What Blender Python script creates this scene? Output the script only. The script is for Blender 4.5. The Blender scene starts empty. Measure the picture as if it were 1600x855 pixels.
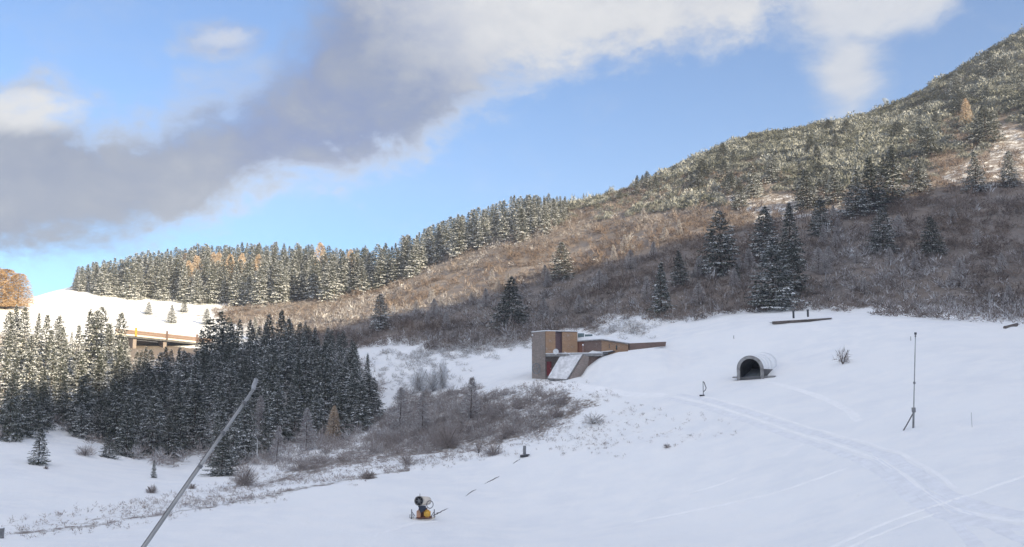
import bpy, math, random
import numpy as np

# ---------------------------------------------------------------- camera
scene = bpy.context.scene
COL = scene.collection
F = 1443.0                                    # focal length in units of a 1600 wide picture
PITCH = math.atan(172.5 / F)
cam_data = bpy.data.cameras.new("camera")
cam_data.lens = 36.0 * F / 1600.0
cam_data.sensor_width = 36.0
cam_data.clip_start = 0.5
cam_data.clip_end = 12000.0
cam = bpy.data.objects.new("camera", cam_data)
COL.objects.link(cam)
cam.location = (0, 0, 0)
cam.rotation_euler = (math.pi / 2 + PITCH, 0, 0)
scene.camera = cam

# ---------------------------------------------------------------- sun, sky, exposure
SUN_AZ = math.radians(133.0)                  # clockwise from the view direction (+Y)
SUN_EL = math.radians(21.0)
SKY_STRENGTH = 0.075
SUN_STRENGTH = 4.9
scene.view_settings.view_transform = 'Standard'
scene.view_settings.look = 'None'
scene.view_settings.exposure = 1.30
scene.view_settings.gamma = 1.0
scene.view_settings.use_curve_mapping = False
scene.cycles.use_denoising = True
scene.cycles.max_bounces = 5
scene.cycles.diffuse_bounces = 3
scene.cycles.transparent_max_bounces = 8
scene.cycles.volume_bounces = 0

sun_data = bpy.data.lights.new("sun", 'SUN')
sun_data.energy = SUN_STRENGTH
sun_data.angle = math.radians(0.5)
sun_data.color = (1.0, 0.83, 0.55)
sun = bpy.data.objects.new("sun", sun_data)
COL.objects.link(sun)
SD = np.array([math.sin(SUN_AZ) * math.cos(SUN_EL), math.cos(SUN_AZ) * math.cos(SUN_EL), math.sin(SUN_EL)])
from mathutils import Vector, Matrix
sun.rotation_euler = Vector(SD).to_track_quat('Z', 'Y').to_euler()
sun.location = (60, -60, 80)

world = bpy.data.worlds.new("World")
scene.world = world
world.use_nodes = True
wt = world.node_tree
wt.nodes.clear()


class N:
    """small helper: arithmetic on node sockets"""
    tree = None

    def __init__(self, s):
        self.s = s

    @staticmethod
    def math(op, *a, clamp=False):
        n = N.tree.nodes.new('ShaderNodeMath')
        n.operation = op
        n.use_clamp = clamp
        for i, v in enumerate(a):
            if isinstance(v, N):
                N.tree.links.new(v.s, n.inputs[i])
            else:
                n.inputs[i].default_value = v
        return N(n.outputs[0])

    def __add__(s, o): return N.math('ADD', s, o)
    def __radd__(s, o): return N.math('ADD', o, s)
    def __sub__(s, o): return N.math('SUBTRACT', s, o)
    def __rsub__(s, o): return N.math('SUBTRACT', o, s)
    def __mul__(s, o): return N.math('MULTIPLY', s, o)
    def __rmul__(s, o): return N.math('MULTIPLY', o, s)
    def __truediv__(s, o): return N.math('DIVIDE', s, o)

    @staticmethod
    def smooth(v, a, b):
        n = N.tree.nodes.new('ShaderNodeMapRange')
        n.interpolation_type = 'SMOOTHSTEP'
        N.tree.links.new(v.s, n.inputs[0])
        n.inputs[1].default_value = a
        n.inputs[2].default_value = b
        return N(n.outputs[0])

    @staticmethod
    def noise(vec, scale, detail=5.0, rough=0.55, dist=0.0):
        n = N.tree.nodes.new('ShaderNodeTexNoise')
        n.inputs['Scale'].default_value = scale
        n.inputs['Detail'].default_value = detail
        n.inputs['Roughness'].default_value = rough
        n.inputs['Distortion'].default_value = dist
        if vec is not None:
            N.tree.links.new(vec.s if isinstance(vec, N) else vec, n.inputs['Vector'])
        return N(n.outputs[0])

    @staticmethod
    def vec(x, y, z):
        n = N.tree.nodes.new('ShaderNodeCombineXYZ')
        for i, v in enumerate((x, y, z)):
            if isinstance(v, N):
                N.tree.links.new(v.s, n.inputs[i])
            else:
                n.inputs[i].default_value = v
        return N(n.outputs[0])

    @staticmethod
    def dot(v, c):
        n = N.tree.nodes.new('ShaderNodeVectorMath')
        n.operation = 'DOT_PRODUCT'
        N.tree.links.new(v.s if isinstance(v, N) else v, n.inputs[0])
        n.inputs[1].default_value = c
        return N(n.outputs['Value'])

    @staticmethod
    def mix(f, a, b):
        n = N.tree.nodes.new('ShaderNodeMix')
        n.data_type = 'RGBA'
        for v, i in ((f, 0), (a, 6), (b, 7)):
            if isinstance(v, N):
                N.tree.links.new(v.s, n.inputs[i])
            else:
                n.inputs[i].default_value = v if not isinstance(v, tuple) else (*v, 1.0)
        return N(n.outputs[2])

    @staticmethod
    def curve(v, pts, x0, x1, y0, y1):
        """piecewise curve through pts in the ranges x0..x1 -> y0..y1"""
        n = N.tree.nodes.new('ShaderNodeFloatCurve')
        c = n.mapping.curves[0]
        q = [((x - x0) / (x1 - x0), (y - y0) / (y1 - y0)) for x, y in pts]
        c.points[0].location = q[0]
        c.points[1].location = q[-1]
        for p in q[1:-1]:
            c.points.new(*p)
        n.mapping.use_clip = False
        n.mapping.update()
        N.tree.links.new(((v - x0) / (x1 - x0)).s, n.inputs['Value'])
        return N(n.outputs[0]) * (y1 - y0) + y0


def build_world():
    N.tree = wt
    out = wt.nodes.new('ShaderNodeOutputWorld')
    bg = wt.nodes.new('ShaderNodeBackground')
    sky = wt.nodes.new('ShaderNodeTexSky')
    sky.sky_type = 'NISHITA'
    sky.sun_disc = False
    sky.sun_elevation = SUN_EL
    sky.sun_rotation = SUN_AZ
    sky.altitude = 1600.0
    sky.air_density = 1.0
    sky.dust_density = 0.25
    sky.ozone_density = 2.5
    tc = wt.nodes.new('ShaderNodeTexCoord')
    d = N(tc.outputs['Generated'])
    cp, sp = math.cos(PITCH), math.sin(PITCH)
    # the cloud bank hangs in a fixed part of the heaven, north of the valley
    fwd = N.dot(d, (0, cp, sp))
    safe = N.math('MAXIMUM', fwd, 0.12)
    U = N.dot(d, (1, 0, 0)) / safe
    V = N.dot(d, (0, -sp, cp)) / safe
    px0 = U * F + 800.0
    py0 = V * (-F) + 427.5
    n1 = N.noise(d, 3.1, 6.0, 0.6, 0.4)
    n2 = N.noise(N.vec(N.dot(d, (1, 0, 0)) + 7.3, N.dot(d, (0, 1, 0)), N.dot(d, (0, 0, 1.6))), 9.0, 7.0, 0.62, 0.5)
    n3 = N.noise(N.vec(N.dot(d, (1, 0, 0)), N.dot(d, (0, 1, 0)) + 3.7, N.dot(d, (0, 0, 1.8))), 26.0, 5.0, 0.6, 0.3)
    px = px0 + (n1 - 0.5) * 150.0
    py = py0 + (n1 - 0.5) * -60.0
    n4 = N.noise(N.vec(N.dot(d, (1, 0, 0)), N.dot(d, (0, 1, 0)) + 1.7, N.dot(d, (0, 0, 1.5))), 55.0, 5.0, 0.65, 0.4)
    wob = (n2 - 0.5) * 200.0 + (n3 - 0.5) * 110.0 + (n4 - 0.5) * 50.0
    up = N.curve(px, [(-500, 150), (-60, 150), (60, 135), (150, 172), (225, 185), (300, 150), (400, 112),
                      (460, 70), (505, 0), (560, -80), (700, -220), (1700, -500)], -500, 1700, -600, 600)
    lo = N.curve(px, [(-500, 470), (0, 425), (100, 402), (200, 385), (330, 350), (385, 322), (440, 302), (520, 300), (600, 275),
                      (660, 238), (720, 195), (800, 140), (880, 106), (1000, 103), (1100, 85), (1180, 55), (1260, 0), (1350, -90),
                      (1700, -300)], -500, 1700, -600, 600)
    above = py - up + wob
    below = lo - py + wob
    soft = 1.0 - N.smooth(px, 190.0, 330.0) * 0.45
    m1 = N.smooth(above * soft, -44.0, 56.0) * N.smooth(below, -32.0, 64.0)

    # the looser white puff to the right
    def blob(cx, cy, rx, ry, slope=0.0):
        ex = (px - cx) / rx
        ey = (py - cy - ex * (rx * slope)) / ry
        return 1.0 - N.math('SQRT', ex * ex + ey * ey)
    b = N.math('MAXIMUM', blob(1345, 8, 170, 78, -0.12), blob(1325, 110, 92, 92))
    b = N.math('MAXIMUM', b, blob(1440, -10, 90, 55, -0.3))
    m2 = N.smooth(b + (n2 - 0.5) * 1.5 + (n3 - 0.5) * 0.6, -0.12, 0.75) * 0.86
    puff = N.smooth(blob(352, 62, 85, 42) + (n2 - 0.5) * 1.6 + (n3 - 0.5) * 0.7, -0.05, 0.7) * 0.8
    m = N.math('MAXIMUM', N.math('MAXIMUM', m1, m2), puff)
    # faint veils in the blue
    veil = N.smooth(n2 + (n3 - 0.5) * 0.3, 0.5, 0.8) * 0.14
    m = N.math('MAXIMUM', m, veil)
    here = N.smooth(fwd, 0.45, 0.7)
    # the rest of the sky: unseen cloud, added and brightened to light the snow
    dz = N.math('MAXIMUM', N.dot(d, (0, 0, 1)), 0.06) + 0.12
    pl = N.vec(N.dot(d, (1, 0, 0)) / dz, N.dot(d, (0, 1, 0)) / dz, 0.0)
    far = N.smooth(N.noise(pl, 0.9, 6.0, 0.55, 0.2), 0.40, 0.58) * N.smooth(N.dot(d, (0, 0, 1)), -0.02, 0.05)
    # brightness of the cloud: thin lit rims and the lit crown, dull blue-grey belly
    lowrim = (1.0 - N.smooth(below, 0.0, 75.0)) * N.smooth(px, 100.0, 420.0) * 0.95
    uprim = (1.0 - N.smooth(above, 0.0, 60.0)) * (1.0 - N.smooth(px, 380.0, 470.0)) * 0.55
    crown = N.smooth(px - py * 0.55, 470.0, 760.0) * N.smooth(px * 0.10 + 165.0 - py, -20.0, 200.0) * 0.95
    thin = N.smooth(px, 760.0, 1000.0) * 0.75
    lit = N.math('MAXIMUM', N.math('MAXIMUM', lowrim, uprim), N.math('MAXIMUM', crown, thin))
    lit = N.math('MAXIMUM', lit, N.smooth(m2, 0.05, 0.6) * 0.9)
    leftpuff = N.math('MAXIMUM', N.math('MAXIMUM', blob(60, 168, 190, 55), blob(352, 60, 85, 36)), 0.0)
    lit = N.math('MAXIMUM', lit, N.smooth(leftpuff + (n2 - 0.5) * 0.6, 0.05, 0.75))
    lit = N.math('ADD', lit + (n2 - 0.5) * 0.75 + (n3 - 0.5) * 0.40 + (n4 - 0.5) * 0.15, -0.06, clamp=True)
    grey = N.mix(N.smooth(px - py * 0.7, -60.0, 330.0), (0.63, 1.00, 2.00), (0.50, 0.99, 2.53))
    grey = N.mix(N.smooth(px - py * 0.6, 330.0, 620.0), grey, (0.74, 1.23, 2.53))
    tex = N.smooth(n1 * 0.5 + n2 * 0.5 + (n3 - 0.5) * 0.25, 0.40, 0.60)
    grey = N.mix(tex * 0.80, grey, (1.45, 1.72, 2.36))
    ccol = N.mix(lit, grey, (4.15, 4.22, 4.40))
    tn = wt.nodes.new('ShaderNodeMix')
    tn.data_type = 'RGBA'; tn.blend_type = 'MULTIPLY'
    tn.inputs[0].default_value = 1.0
    wt.links.new(sky.outputs[0], tn.inputs[6])
    tn.inputs[7].default_value = (0.60, 0.93, 1.16, 1.0)
    skyc = N(tn.outputs[2])
    front = N.mix(m * 0.97, skyc, ccol)
    back = N.mix(far * 0.85, skyc, (9.4, 9.3, 9.5))
    col = N.mix(here, back, front)
    wt.links.new(col.s, bg.inputs[0])
    bg.inputs[1].default_value = SKY_STRENGTH
    wt.links.new(bg.outputs[0], out.inputs[0])


build_world()

# ---------------------------------------------------------------- thin winter haze over the valley
HAZE = 0.00036


def build_haze():
    v = np.array([(x, y, z) for x in (-1330, 1330) for y in (-1330, 1330) for z in (-140.0, 285.0)], float)
    f = [(0, 1, 3, 2), (4, 6, 7, 5), (0, 4, 5, 1), (2, 3, 7, 6), (0, 2, 6, 4), (1, 5, 7, 3)]
    me = bpy.data.meshes.new("haze")
    me.from_pydata([tuple(q) for q in v], [], f)
    m = bpy.data.materials.new("haze")
    m.use_nodes = True
    m.node_tree.nodes.clear()
    o = m.node_tree.nodes.new('ShaderNodeOutputMaterial')
    p = m.node_tree.nodes.new('ShaderNodeVolumePrincipled')
    p.inputs['Density'].default_value = HAZE
    p.inputs['Color'].default_value = (0.86, 0.90, 0.97, 1)
    p.inputs['Anisotropy'].default_value = 0.1
    m.node_tree.links.new(p.outputs[0], o.inputs['Volume'])
    me.materials.append(m)
    ob = bpy.data.objects.new("haze", me)
    COL.objects.link(ob)
    ob["kind"] = "stuff"


if HAZE > 0:
    build_haze()

# ---------------------------------------------------------------- terrain
CP, SP = math.cos(PITCH), math.sin(PITCH)


def ray(px, py):
    u = (px - 800.0) / F
    v = (427.5 - py) / F
    return np.array([u, CP - v * SP, SP + v * CP])


def at_dist(px, py, d):
    """the point seen in direction (px, py) at horizontal distance d"""
    r = ray(px, py)
    return r * (d / math.hypot(r[0], r[1]))


def project(x, y, z):
    yy = y * CP + z * SP
    vv = -y * SP + z * CP
    yy = np.maximum(yy, 1e-3)
    return 800.0 + F * x / yy, 427.5 - F * vv / yy


def pchip(x, y, q):
    x = np.asarray(x, float); y = np.asarray(y, float)
    h = np.diff(x); dl = np.diff(y) / h
    m = np.zeros_like(y)
    w1 = 2 * h[1:] + h[:-1]; w2 = h[1:] + 2 * h[:-1]
    ok = dl[:-1] * dl[1:] > 0
    a, b = np.where(ok, dl[:-1], 1.0), np.where(ok, dl[1:], 1.0)
    m[1:-1] = np.where(ok, (w1 + w2) / (w1 / a + w2 / b), 0.0)
    m[0] = dl[0]; m[-1] = dl[-1]
    k = np.clip(np.searchsorted(x, q) - 1, 0, len(x) - 2)
    t = (q - x[k]) / h[k]
    t = np.clip(t, 0, 1)
    h00 = 2 * t**3 - 3 * t**2 + 1; h10 = t**3 - 2 * t**2 + t
    h01 = -2 * t**3 + 3 * t**2; h11 = t**3 - t**2
    return h00 * y[k] + h10 * h[k] * m[k] + h01 * y[k + 1] + h11 * h[k] * m[k + 1]


# the lie of the land: bearing (as a picture column) -> (distance, picture row of the ground there)
LAND = {
    -300: [(30, 1120), (66, 865), (80, 845), (105, 790), (140, 690), (200, 615), (260, 545), (300, 505), (340, 472), (400, 480), (600, 560)],
    0: [(30, 1110), (68, 855), (81, 834), (95, 790), (112, 752), (140, 690), (200, 615), (260, 545), (300, 505), (340, 472), (400, 480), (600, 560)],
    110: [(30, 1105), (70, 852), (85, 822), (112, 756), (140, 700), (200, 628), (260, 562), (300, 520), (330, 493), (370, 456), (415, 444), (450, 446), (500, 470), (600, 560)],
    200: [(30, 1095), (72, 846), (88, 810), (115, 758), (138, 722), (160, 690), (200, 636), (240, 588), (270, 556), (288, 536), (310, 512), (340, 490), (375, 469), (420, 446), (475, 427), (530, 436), (700, 540)],
    300: [(30, 1090), (74, 840), (92, 797), (115, 762), (135, 738), (160, 700), (200, 640), (240, 592), (270, 560), (288, 541), (315, 512), (340, 494), (370, 477), (420, 449), (478, 424), (540, 434), (700, 540)],
    400: [(30, 1085), (76, 838), (96, 780), (125, 746), (150, 700), (185, 640), (215, 598), (245, 560), (280, 525), (320, 497), (360, 478), (410, 450), (472, 420), (540, 432), (700, 540)],
    500: [(30, 1085), (78, 836), (101, 763), (125, 728), (150, 692), (180, 640), (210, 594), (240, 555), (280, 515), (320, 486), (360, 464), (410, 441), (462, 420), (540, 434), (700, 550)],
    600: [(30, 1085), (80, 832), (107, 742), (125, 716), (145, 688), (165, 650), (185, 604), (200, 575), (215, 548), (240, 516), (270, 492), (310, 467), (350, 446), (400, 430), (440, 424), (520, 442), (700, 560)],
    700: [(30, 1085), (82, 828), (104, 755), (117, 718), (130, 696), (145, 664), (160, 628), (172, 598), (190, 568), (205, 548), (225, 520), (260, 482), (300, 438), (340, 405), (380, 388), (420, 384), (500, 410), (700, 560)],
    800: [(28, 1090), (84, 826), (104, 750), (115, 712), (125, 688), (135, 656), (145, 622), (150, 600), (160, 588), (175, 572), (190, 550), (205, 525), (235, 480), (270, 430), (310, 385), (345, 357), (380, 345), (460, 380), (700, 560)],
    900: [(28, 1090), (82, 824), (101, 740), (112, 698), (122, 662), (130, 626), (135, 606), (142, 595), (152, 586), (166, 566), (180, 545), (195, 520), (230, 465), (270, 410), (310, 362), (345, 330), (370, 322), (450, 360), (700, 560)],
    1000: [(26, 1090), (78, 820), (96, 740), (107, 688), (117, 650), (126, 620), (135, 600), (146, 577), (157, 552), (170, 528), (180, 510), (215, 450), (260, 385), (310, 325), (350, 299), (375, 293), (460, 336), (700, 560)],
    1100: [(26, 1090), (72, 830), (90, 740), (103, 680), (114, 638), (124, 610), (136, 580), (148, 550), (160, 522), (172, 505), (180, 495), (215, 430), (260, 360), (310, 300), (355, 263), (390, 248), (480, 306), (700, 560)],
    1200: [(25, 1090), (66, 830), (84, 740), (98, 680), (110, 636), (121, 601), (128, 589), (140, 555), (152, 520), (160, 504), (170, 495), (178, 488), (215, 415), (260, 340), (310, 272), (360, 230), (400, 215), (500, 286), (700, 560)],
    1300: [(25, 1080), (60, 830), (78, 740), (92, 684), (105, 638), (118, 600), (132, 560), (145, 525), (154, 500), (165, 493), (176, 487), (215, 405), (265, 320), (320, 245), (370, 211), (410, 200), (510, 266), (700, 560)],
    1400: [(25, 1060), (54, 830), (72, 742), (86, 685), (100, 632), (115, 587), (130, 546), (145, 511), (155, 497), (168, 491), (210, 405), (265, 310), (320, 235), (380, 195), (425, 179), (520, 258), (700, 560)],
    1500: [(25, 1040), (50, 832), (68, 742), (84, 672), (100, 612), (115, 571), (130, 536), (145, 508), (155, 498), (168, 495), (210, 405), (265, 300), (320, 220), (385, 160), (430, 126), (540, 236), (700, 560)],
    1600: [(25, 1020), (46, 835), (62, 752), (78, 682), (95, 612), (115, 560), (130, 532), (145, 513), (160, 503), (172, 495), (210, 405), (265, 290), (320, 205), (390, 120), (440, 73), (560, 196), (700, 500)],
    1720: [(25, 1010), (44, 835), (60, 752), (76, 682), (95, 608), (115, 556), (132, 528), (150, 512), (168, 495), (210, 402), (265, 280), (320, 190), (390, 90), (455, 12), (560, 126), (700, 450)],
    2150: [(25, 1000), (40, 835), (58, 752), (76, 682), (95, 608), (115, 556), (135, 528), (155, 510), (175, 495), (220, 402), (270, 290), (330, 190), (400, 70), (470, -60), (600, 120), (800, 400)],
}

dg = np.unique(np.concatenate([np.geomspace(2.5, 40, 40), np.arange(40, 200, 0.62), np.arange(200, 480, 1.2), np.geomspace(480, 1280, 40)]))
tf = np.linspace(-0.60, 0.66, 760)                                # bearings within the picture
th = np.unique(np.concatenate([np.linspace(-math.pi, -0.62, 110), tf, np.linspace(0.68, math.pi, 110)]))
lcols = sorted(LAND)
coltheta = np.array([math.atan((c - 800.0) / F * CP / 1.0 * (1.0 / (CP * CP))) if False else math.atan((c - 800.0) / F) for c in lcols])
prof = []
for c, t0 in zip(lcols, coltheta):
    tt = math.tan(t0)
    ds, es = [1.0, 8.0], [-9.0, -9.3 / 8]
    for dd, py in LAND[c]:
        v = (427.5 - py) / F
        y = CP - v * SP
        zt = SP + v * CP
        ds.append(dd); es.append(zt / y / math.sqrt(1 + tt * tt))
    ds += [1200.0, 4000.0]; es += [-60 / 1200.0, -120.0 / 4000.0]
    prof.append(pchip(np.log(ds), np.array(es) * np.array(ds), np.log(dg)))   # heights
prof = np.array(prof)                                             # columns x distances
thc = np.clip(th, coltheta[0], coltheta[-1])
Z = np.stack([pchip(coltheta, prof[:, j], thc) for j in range(len(dg))], 1)
flat = np.interp(dg, [0, 8, 40, 200, 600, 4000], [-9.0, -9.3, -10.5, -12, -14, -120])
side = np.clip((np.abs(th) - 0.66) / 0.50, 0, 1)
side = (side * side * (3 - 2 * side))[:, None]
Z = Z * (1 - side) + flat[None, :] * side


def blur(a, n, axis):
    k = np.exp(-0.5 * (np.arange(-3 * n, 3 * n + 1) / n) ** 2); k /= k.sum()
    p = [(0, 0), (0, 0)]; p[axis] = (3 * n, 3 * n)
    b = np.pad(a, p, mode='edge')
    return np.apply_along_axis(lambda r: np.convolve(r, k, 'valid'), axis, b)


i0 = np.searchsorted(th, -0.62); i1 = np.searchsorted(th, 0.67)
Z[i0:i1] = blur(Z[i0:i1], 12, 0)
j0 = np.searchsorted(dg, 40); j1 = np.searchsorted(dg, 480)
Z[:, j0:j1] = blur(Z[:, j0:j1], 3, 1)


def vnoise(x, y, seed):
    """smooth lattice noise in [-1, 1]"""
    xi = np.floor(x).astype(np.int64); yi = np.floor(y).astype(np.int64)
    fx = x - xi; fy = y - yi
    fx = fx * fx * (3 - 2 * fx); fy = fy * fy * (3 - 2 * fy)

    def h(a, b):
        n = (a * 374761393 + b * 668265263 + seed * 1442695041) & 0xFFFFFFFF
        n = ((n ^ (n >> 13)) * 1274126177) & 0xFFFFFFFF
        return ((n ^ (n >> 16)) & 0xFFFF) / 32767.5 - 1.0
    return (h(xi, yi) * (1 - fx) + h(xi + 1, yi) * fx) * (1 - fy) + (h(xi, yi + 1) * (1 - fx) + h(xi + 1, yi + 1) * fx) * fy


def fbm(x, y, seed, octaves=4):
    s = 0; a = 1.0; t = 0
    for k in range(octaves):
        s = s + a * vnoise(x * 2**k, y * 2**k, seed + k); t += a; a *= 0.5
    return s / t


# the snow bank that buries the right-hand half of the building
pxc = 800 + F * np.tan(np.clip(th, -1.2, 1.2)) * CP
pyt = np.interp(pxc, [893, 904, 915, 935, 965, 1000, 1040, 1075], [604, 588, 572, 557.5, 549, 545.5, 541.5, 552])
vt = (427.5 - pyt) / F
bank_z = 148.6 * (SP + vt * CP) / (CP - vt * SP) * np.cos(th)
bw = np.clip((pxc - 893) / 12, 0, 1) * np.clip((1090 - pxc) / 60, 0, 1)
drop = np.interp(dg, [120, 132, 140, 146, 149, 152.0, 156, 166, 175], [30, 7.5, 3.1, 0.9, 0.15, 0.05, 0.4, 2.2, 12])
Bz = bank_z[:, None] - drop[None, :]
dz_ = np.clip(Bz - Z, 0, None) * bw[:, None]
Z = Z + dz_
X = dg[None, :] * np.sin(th)[:, None]
Y = dg[None, :] * np.cos(th)[:, None]
PX, PY = project(X, Y, Z)
front_side = (Y > 5) & (np.abs(th)[:, None] < 0.75)


def inpoly(px, py, poly):
    r = np.zeros(np.shape(px), bool)
    n = len(poly)
    for i in range(n):
        x1, y1 = poly[i]; x2, y2 = poly[(i + 1) % n]
        c = ((y1 > py) != (y2 > py)) & (px < (x2 - x1) * (py - y1) / (y2 - y1 + 1e-9) + x1)
        r ^= c
    return r


def softpoly(px, py, poly, w):
    """1 inside, fading to 0 over w picture units outside/inside the outline"""
    px = np.asarray(px, float); py = np.asarray(py, float)
    ins = inpoly(px, py, poly)
    dist = np.full(px.shape, 1e9)
    n = len(poly)
    for i in range(n):
        x1, y1 = poly[i]; x2, y2 = poly[(i + 1) % n]
        vx, vy = x2 - x1, y2 - y1
        t = np.clip(((px - x1) * vx + (py - y1) * vy) / (vx * vx + vy * vy), 0, 1)
        dist = np.minimum(dist, np.hypot(px - x1 - t * vx, py - y1 - t * vy))
    s = np.where(ins, dist, -dist)
    return np.clip(0.5 + s / w, 0, 1)


# ground cover regions, drawn round places in the valley
HILL = [(520, 560), (600, 540), (700, 550), (770, 552), (830, 536), (880, 524), (930, 524), (950, 508), (985, 500), (1040, 506), (1100, 500), (1180, 487), (1240, 482), (1300, 487),
        (1400, 492), (1500, 497), (1560, 503), (1640, 508), (2300, 505), (2300, -500), (1400, -100), (900, 250), (700, 330), (540, 420), (450, 462), (390, 474), (335, 486), (330, 500), (380, 520), (440, 545)]
WOOD = [(-300, 700), (0, 690), (80, 665), (130, 690), (200, 712), (260, 735), (310, 715), (345, 742), (400, 730), (470, 700), (540, 695), (590, 665), (600, 600), (560, 560),
        (480, 540), (400, 545), (320, 560), (200, 560), (100, 540), (0, 520), (-300, 500)]
BANK = [(340, 770), (420, 745), (480, 715), (560, 690), (600, 640), (640, 610), (720, 600), (820, 594), (880, 601), (930, 612), (962, 622), (925, 645), (885, 668), (850, 690),
        (760, 712), (640, 730), (560, 742), (430, 770)]
STRIP = [(-300, 860), (0, 838), (150, 826), (300, 800), (420, 778), (560, 748), (680, 728), (850, 697), (850, 690), (700, 700), (560, 715), (420, 745), (300, 770), (150, 800), (0, 822), (-300, 845)]
SPECK = [(860, 660), (930, 620), (1000, 640), (1090, 655), (1160, 672), (1120, 690), (1040, 702), (930, 712), (850, 705)]
FARWOOD = [(100, 455), (200, 466), (300, 476), (420, 482), (560, 462), (640, 440), (760, 395), (880, 345), (880, 300), (700, 330), (540, 380), (100, 380)]

veg = np.zeros_like(Z)
wn = fbm(X / 9.0, Y / 9.0, 5, 4)
wpx, wpy = PX + wn * 14, PY + wn * 9
veg = np.maximum(veg, 0.80 * softpoly(wpx, wpy + 6, HILL, 22))
veg = np.maximum(veg, 0.62 * softpoly(wpx, wpy, WOOD, 22))
veg = np.maximum(veg, 0.60 * softpoly(wpx, wpy, BANK, 34))
veg = np.maximum(veg, 0.46 * softpoly(wpx, wpy + 3, STRIP, 18))
veg = np.maximum(veg, 0.36 * softpoly(wpx, wpy, SPECK, 24))
veg = np.maximum(veg, 0.70 * softpoly(wpx, wpy, FARWOOD, 14))
# dry grass along the edge of the piste, the far clearing, and a bare line on the right-hand slope
edge_y = np.interp(PX, [-300, 0, 150, 300, 420, 560, 700, 830], [852, 833, 821, 797, 775, 746, 722, 702])
veg = np.maximum(veg, 0.60 * np.exp(-((PY - edge_y + wn * 3) / 4.5) ** 2) * (PX < 830) * (PX > 20) * (PX < 640))
veg = np.maximum(veg, 0.50 * softpoly(wpx, wpy, [(205, 492), (250, 482), (330, 478), (360, 500), (300, 508), (240, 505)], 10))
line_y = np.interp(PX, [1330, 1420, 1500, 1620], [662, 632, 615, 588])
veg = np.maximum(veg, 0.30 * np.exp(-((PY - line_y + wn * 4) / 6) ** 2) * (PX > 1330))
veg = np.maximum(veg, 0.55 * softpoly(wpx, wpy, [(940, 512), (1000, 500), (1035, 515), (1000, 532), (950, 530)], 16))
for poly in ([(1130, 300), (1230, 300), (1330, 318), (1310, 345), (1200, 345), (1140, 322)], [(1560, 190), (1620, 210), (1620, 290), (1480, 290), (1470, 270), (1540, 240)]):
    veg = np.where(softpoly(wpx, wpy, poly, 8) > 0.5, 0.66, veg)
veg = np.maximum(veg, 0.95 * softpoly(PX, PY, [(188, 532), (322, 546), (332, 572), (188, 560)], 6))  # under the bridge: its shade put into the ground colour as bare cover
veg = np.maximum(veg, 0.42 * np.exp(-((PY - 778 - wn * 6) / 5) ** 2 - ((PX - 1355 - wn * 20) / 22) ** 2))
veg = np.maximum(veg, 0.36 * np.exp(-((PY - 828 - wn * 5) / 4) ** 2 - ((PX - 1290 - wn * 20) / 14) ** 2))
veg = veg * front_side

rough = np.clip(softpoly(PX, PY, HILL, 30), 0, 1) * front_side
bank = np.clip(softpoly(PX, PY, BANK, 30), 0, 1) * front_side
Z = Z + fbm(X / 16, Y / 16, 11, 4) * (0.24 + 0.95 * rough + 0.25 * bank) * np.clip(dg / 60, 0, 1)[None, :]
Z = Z + fbm(X / 2.6, Y / 2.6, 21, 3) * (0.085 + 0.20 * rough + 0.22 * bank + 0.10 * (veg > 0.2))


def ground(x, y):
    """height of the land at x, y"""
    x = np.asarray(x, float); y = np.asarray(y, float)
    d = np.clip(np.hypot(x, y), dg[0], dg[-1] - 1e-6)
    t = np.arctan2(x, y)
    i = np.clip(np.searchsorted(th, t) - 1, 0, len(th) - 2)
    j = np.clip(np.searchsorted(dg, d) - 1, 0, len(dg) - 2)
    a = (t - th[i]) / (th[i + 1] - th[i]); b = (d - dg[j]) / (dg[j + 1] - dg[j])
    return (Z[i, j] * (1 - b) + Z[i, j + 1] * b) * (1 - a) + (Z[i + 1, j] * (1 - b) + Z[i + 1, j + 1] * b) * a


dm = np.arange(30, 620, 0.4)


def hit(px, py, dmin=40):
    """first point of the land seen at picture place (px, py)"""
    r = ray(px, py)
    k = math.hypot(r[0], r[1])
    d = dm[dm >= dmin]
    x = r[0] / k * d; y = r[1] / k * d; z = r[2] / k * d
    g = ground(x, y)
    w = np.nonzero(g >= z)[0]
    q = w[0] if len(w) else int(np.argmin(z - g))
    return np.array([x[q], y[q], g[q]])


# ---------------------------------------------------------------- mesh and material helpers
def prop(o, label=None, cat=None, group=None, kind=None):
    if label: o["label"] = label
    if cat: o["category"] = cat
    if group: o["group"] = group
    if kind: o["kind"] = kind
    return o


def new_mesh(name, verts, faces_flat, sizes, mats, color=None, midx=None, smooth=False):
    """mesh from numpy: vertex array, flat corner indices, corners per face"""
    me = bpy.data.meshes.new(name)
    verts = np.ascontiguousarray(verts, np.float32)
    me.vertices.add(len(verts)); me.vertices.foreach_set("co", verts.ravel())
    faces_flat = np.ascontiguousarray(faces_flat, np.int32)
    me.loops.add(len(faces_flat)); me.loops.foreach_set("vertex_index", faces_flat)
    sizes = np.ascontiguousarray(sizes, np.int32)
    me.polygons.add(len(sizes))
    st = np.concatenate([[0], np.cumsum(sizes)[:-1]]).astype(np.int32)
    me.polygons.foreach_set("loop_start", st)
    me.polygons.foreach_set("loop_total", sizes)
    for m in mats: me.materials.append(m)
    if midx is not None: me.polygons.foreach_set("material_index", np.ascontiguousarray(midx, np.int32))
    if smooth: me.polygons.foreach_set("use_smooth", np.ones(len(sizes), bool))
    if color is not None:
        ca = me.color_attributes.new("tint", 'FLOAT_COLOR', 'POINT')
        c = np.ones((len(verts), 4), np.float32); c[:, :color.shape[1]] = color
        ca.data.foreach_set("color", c.ravel())
    me.update(calc_edges=True)
    me.validate()
    return me


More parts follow.
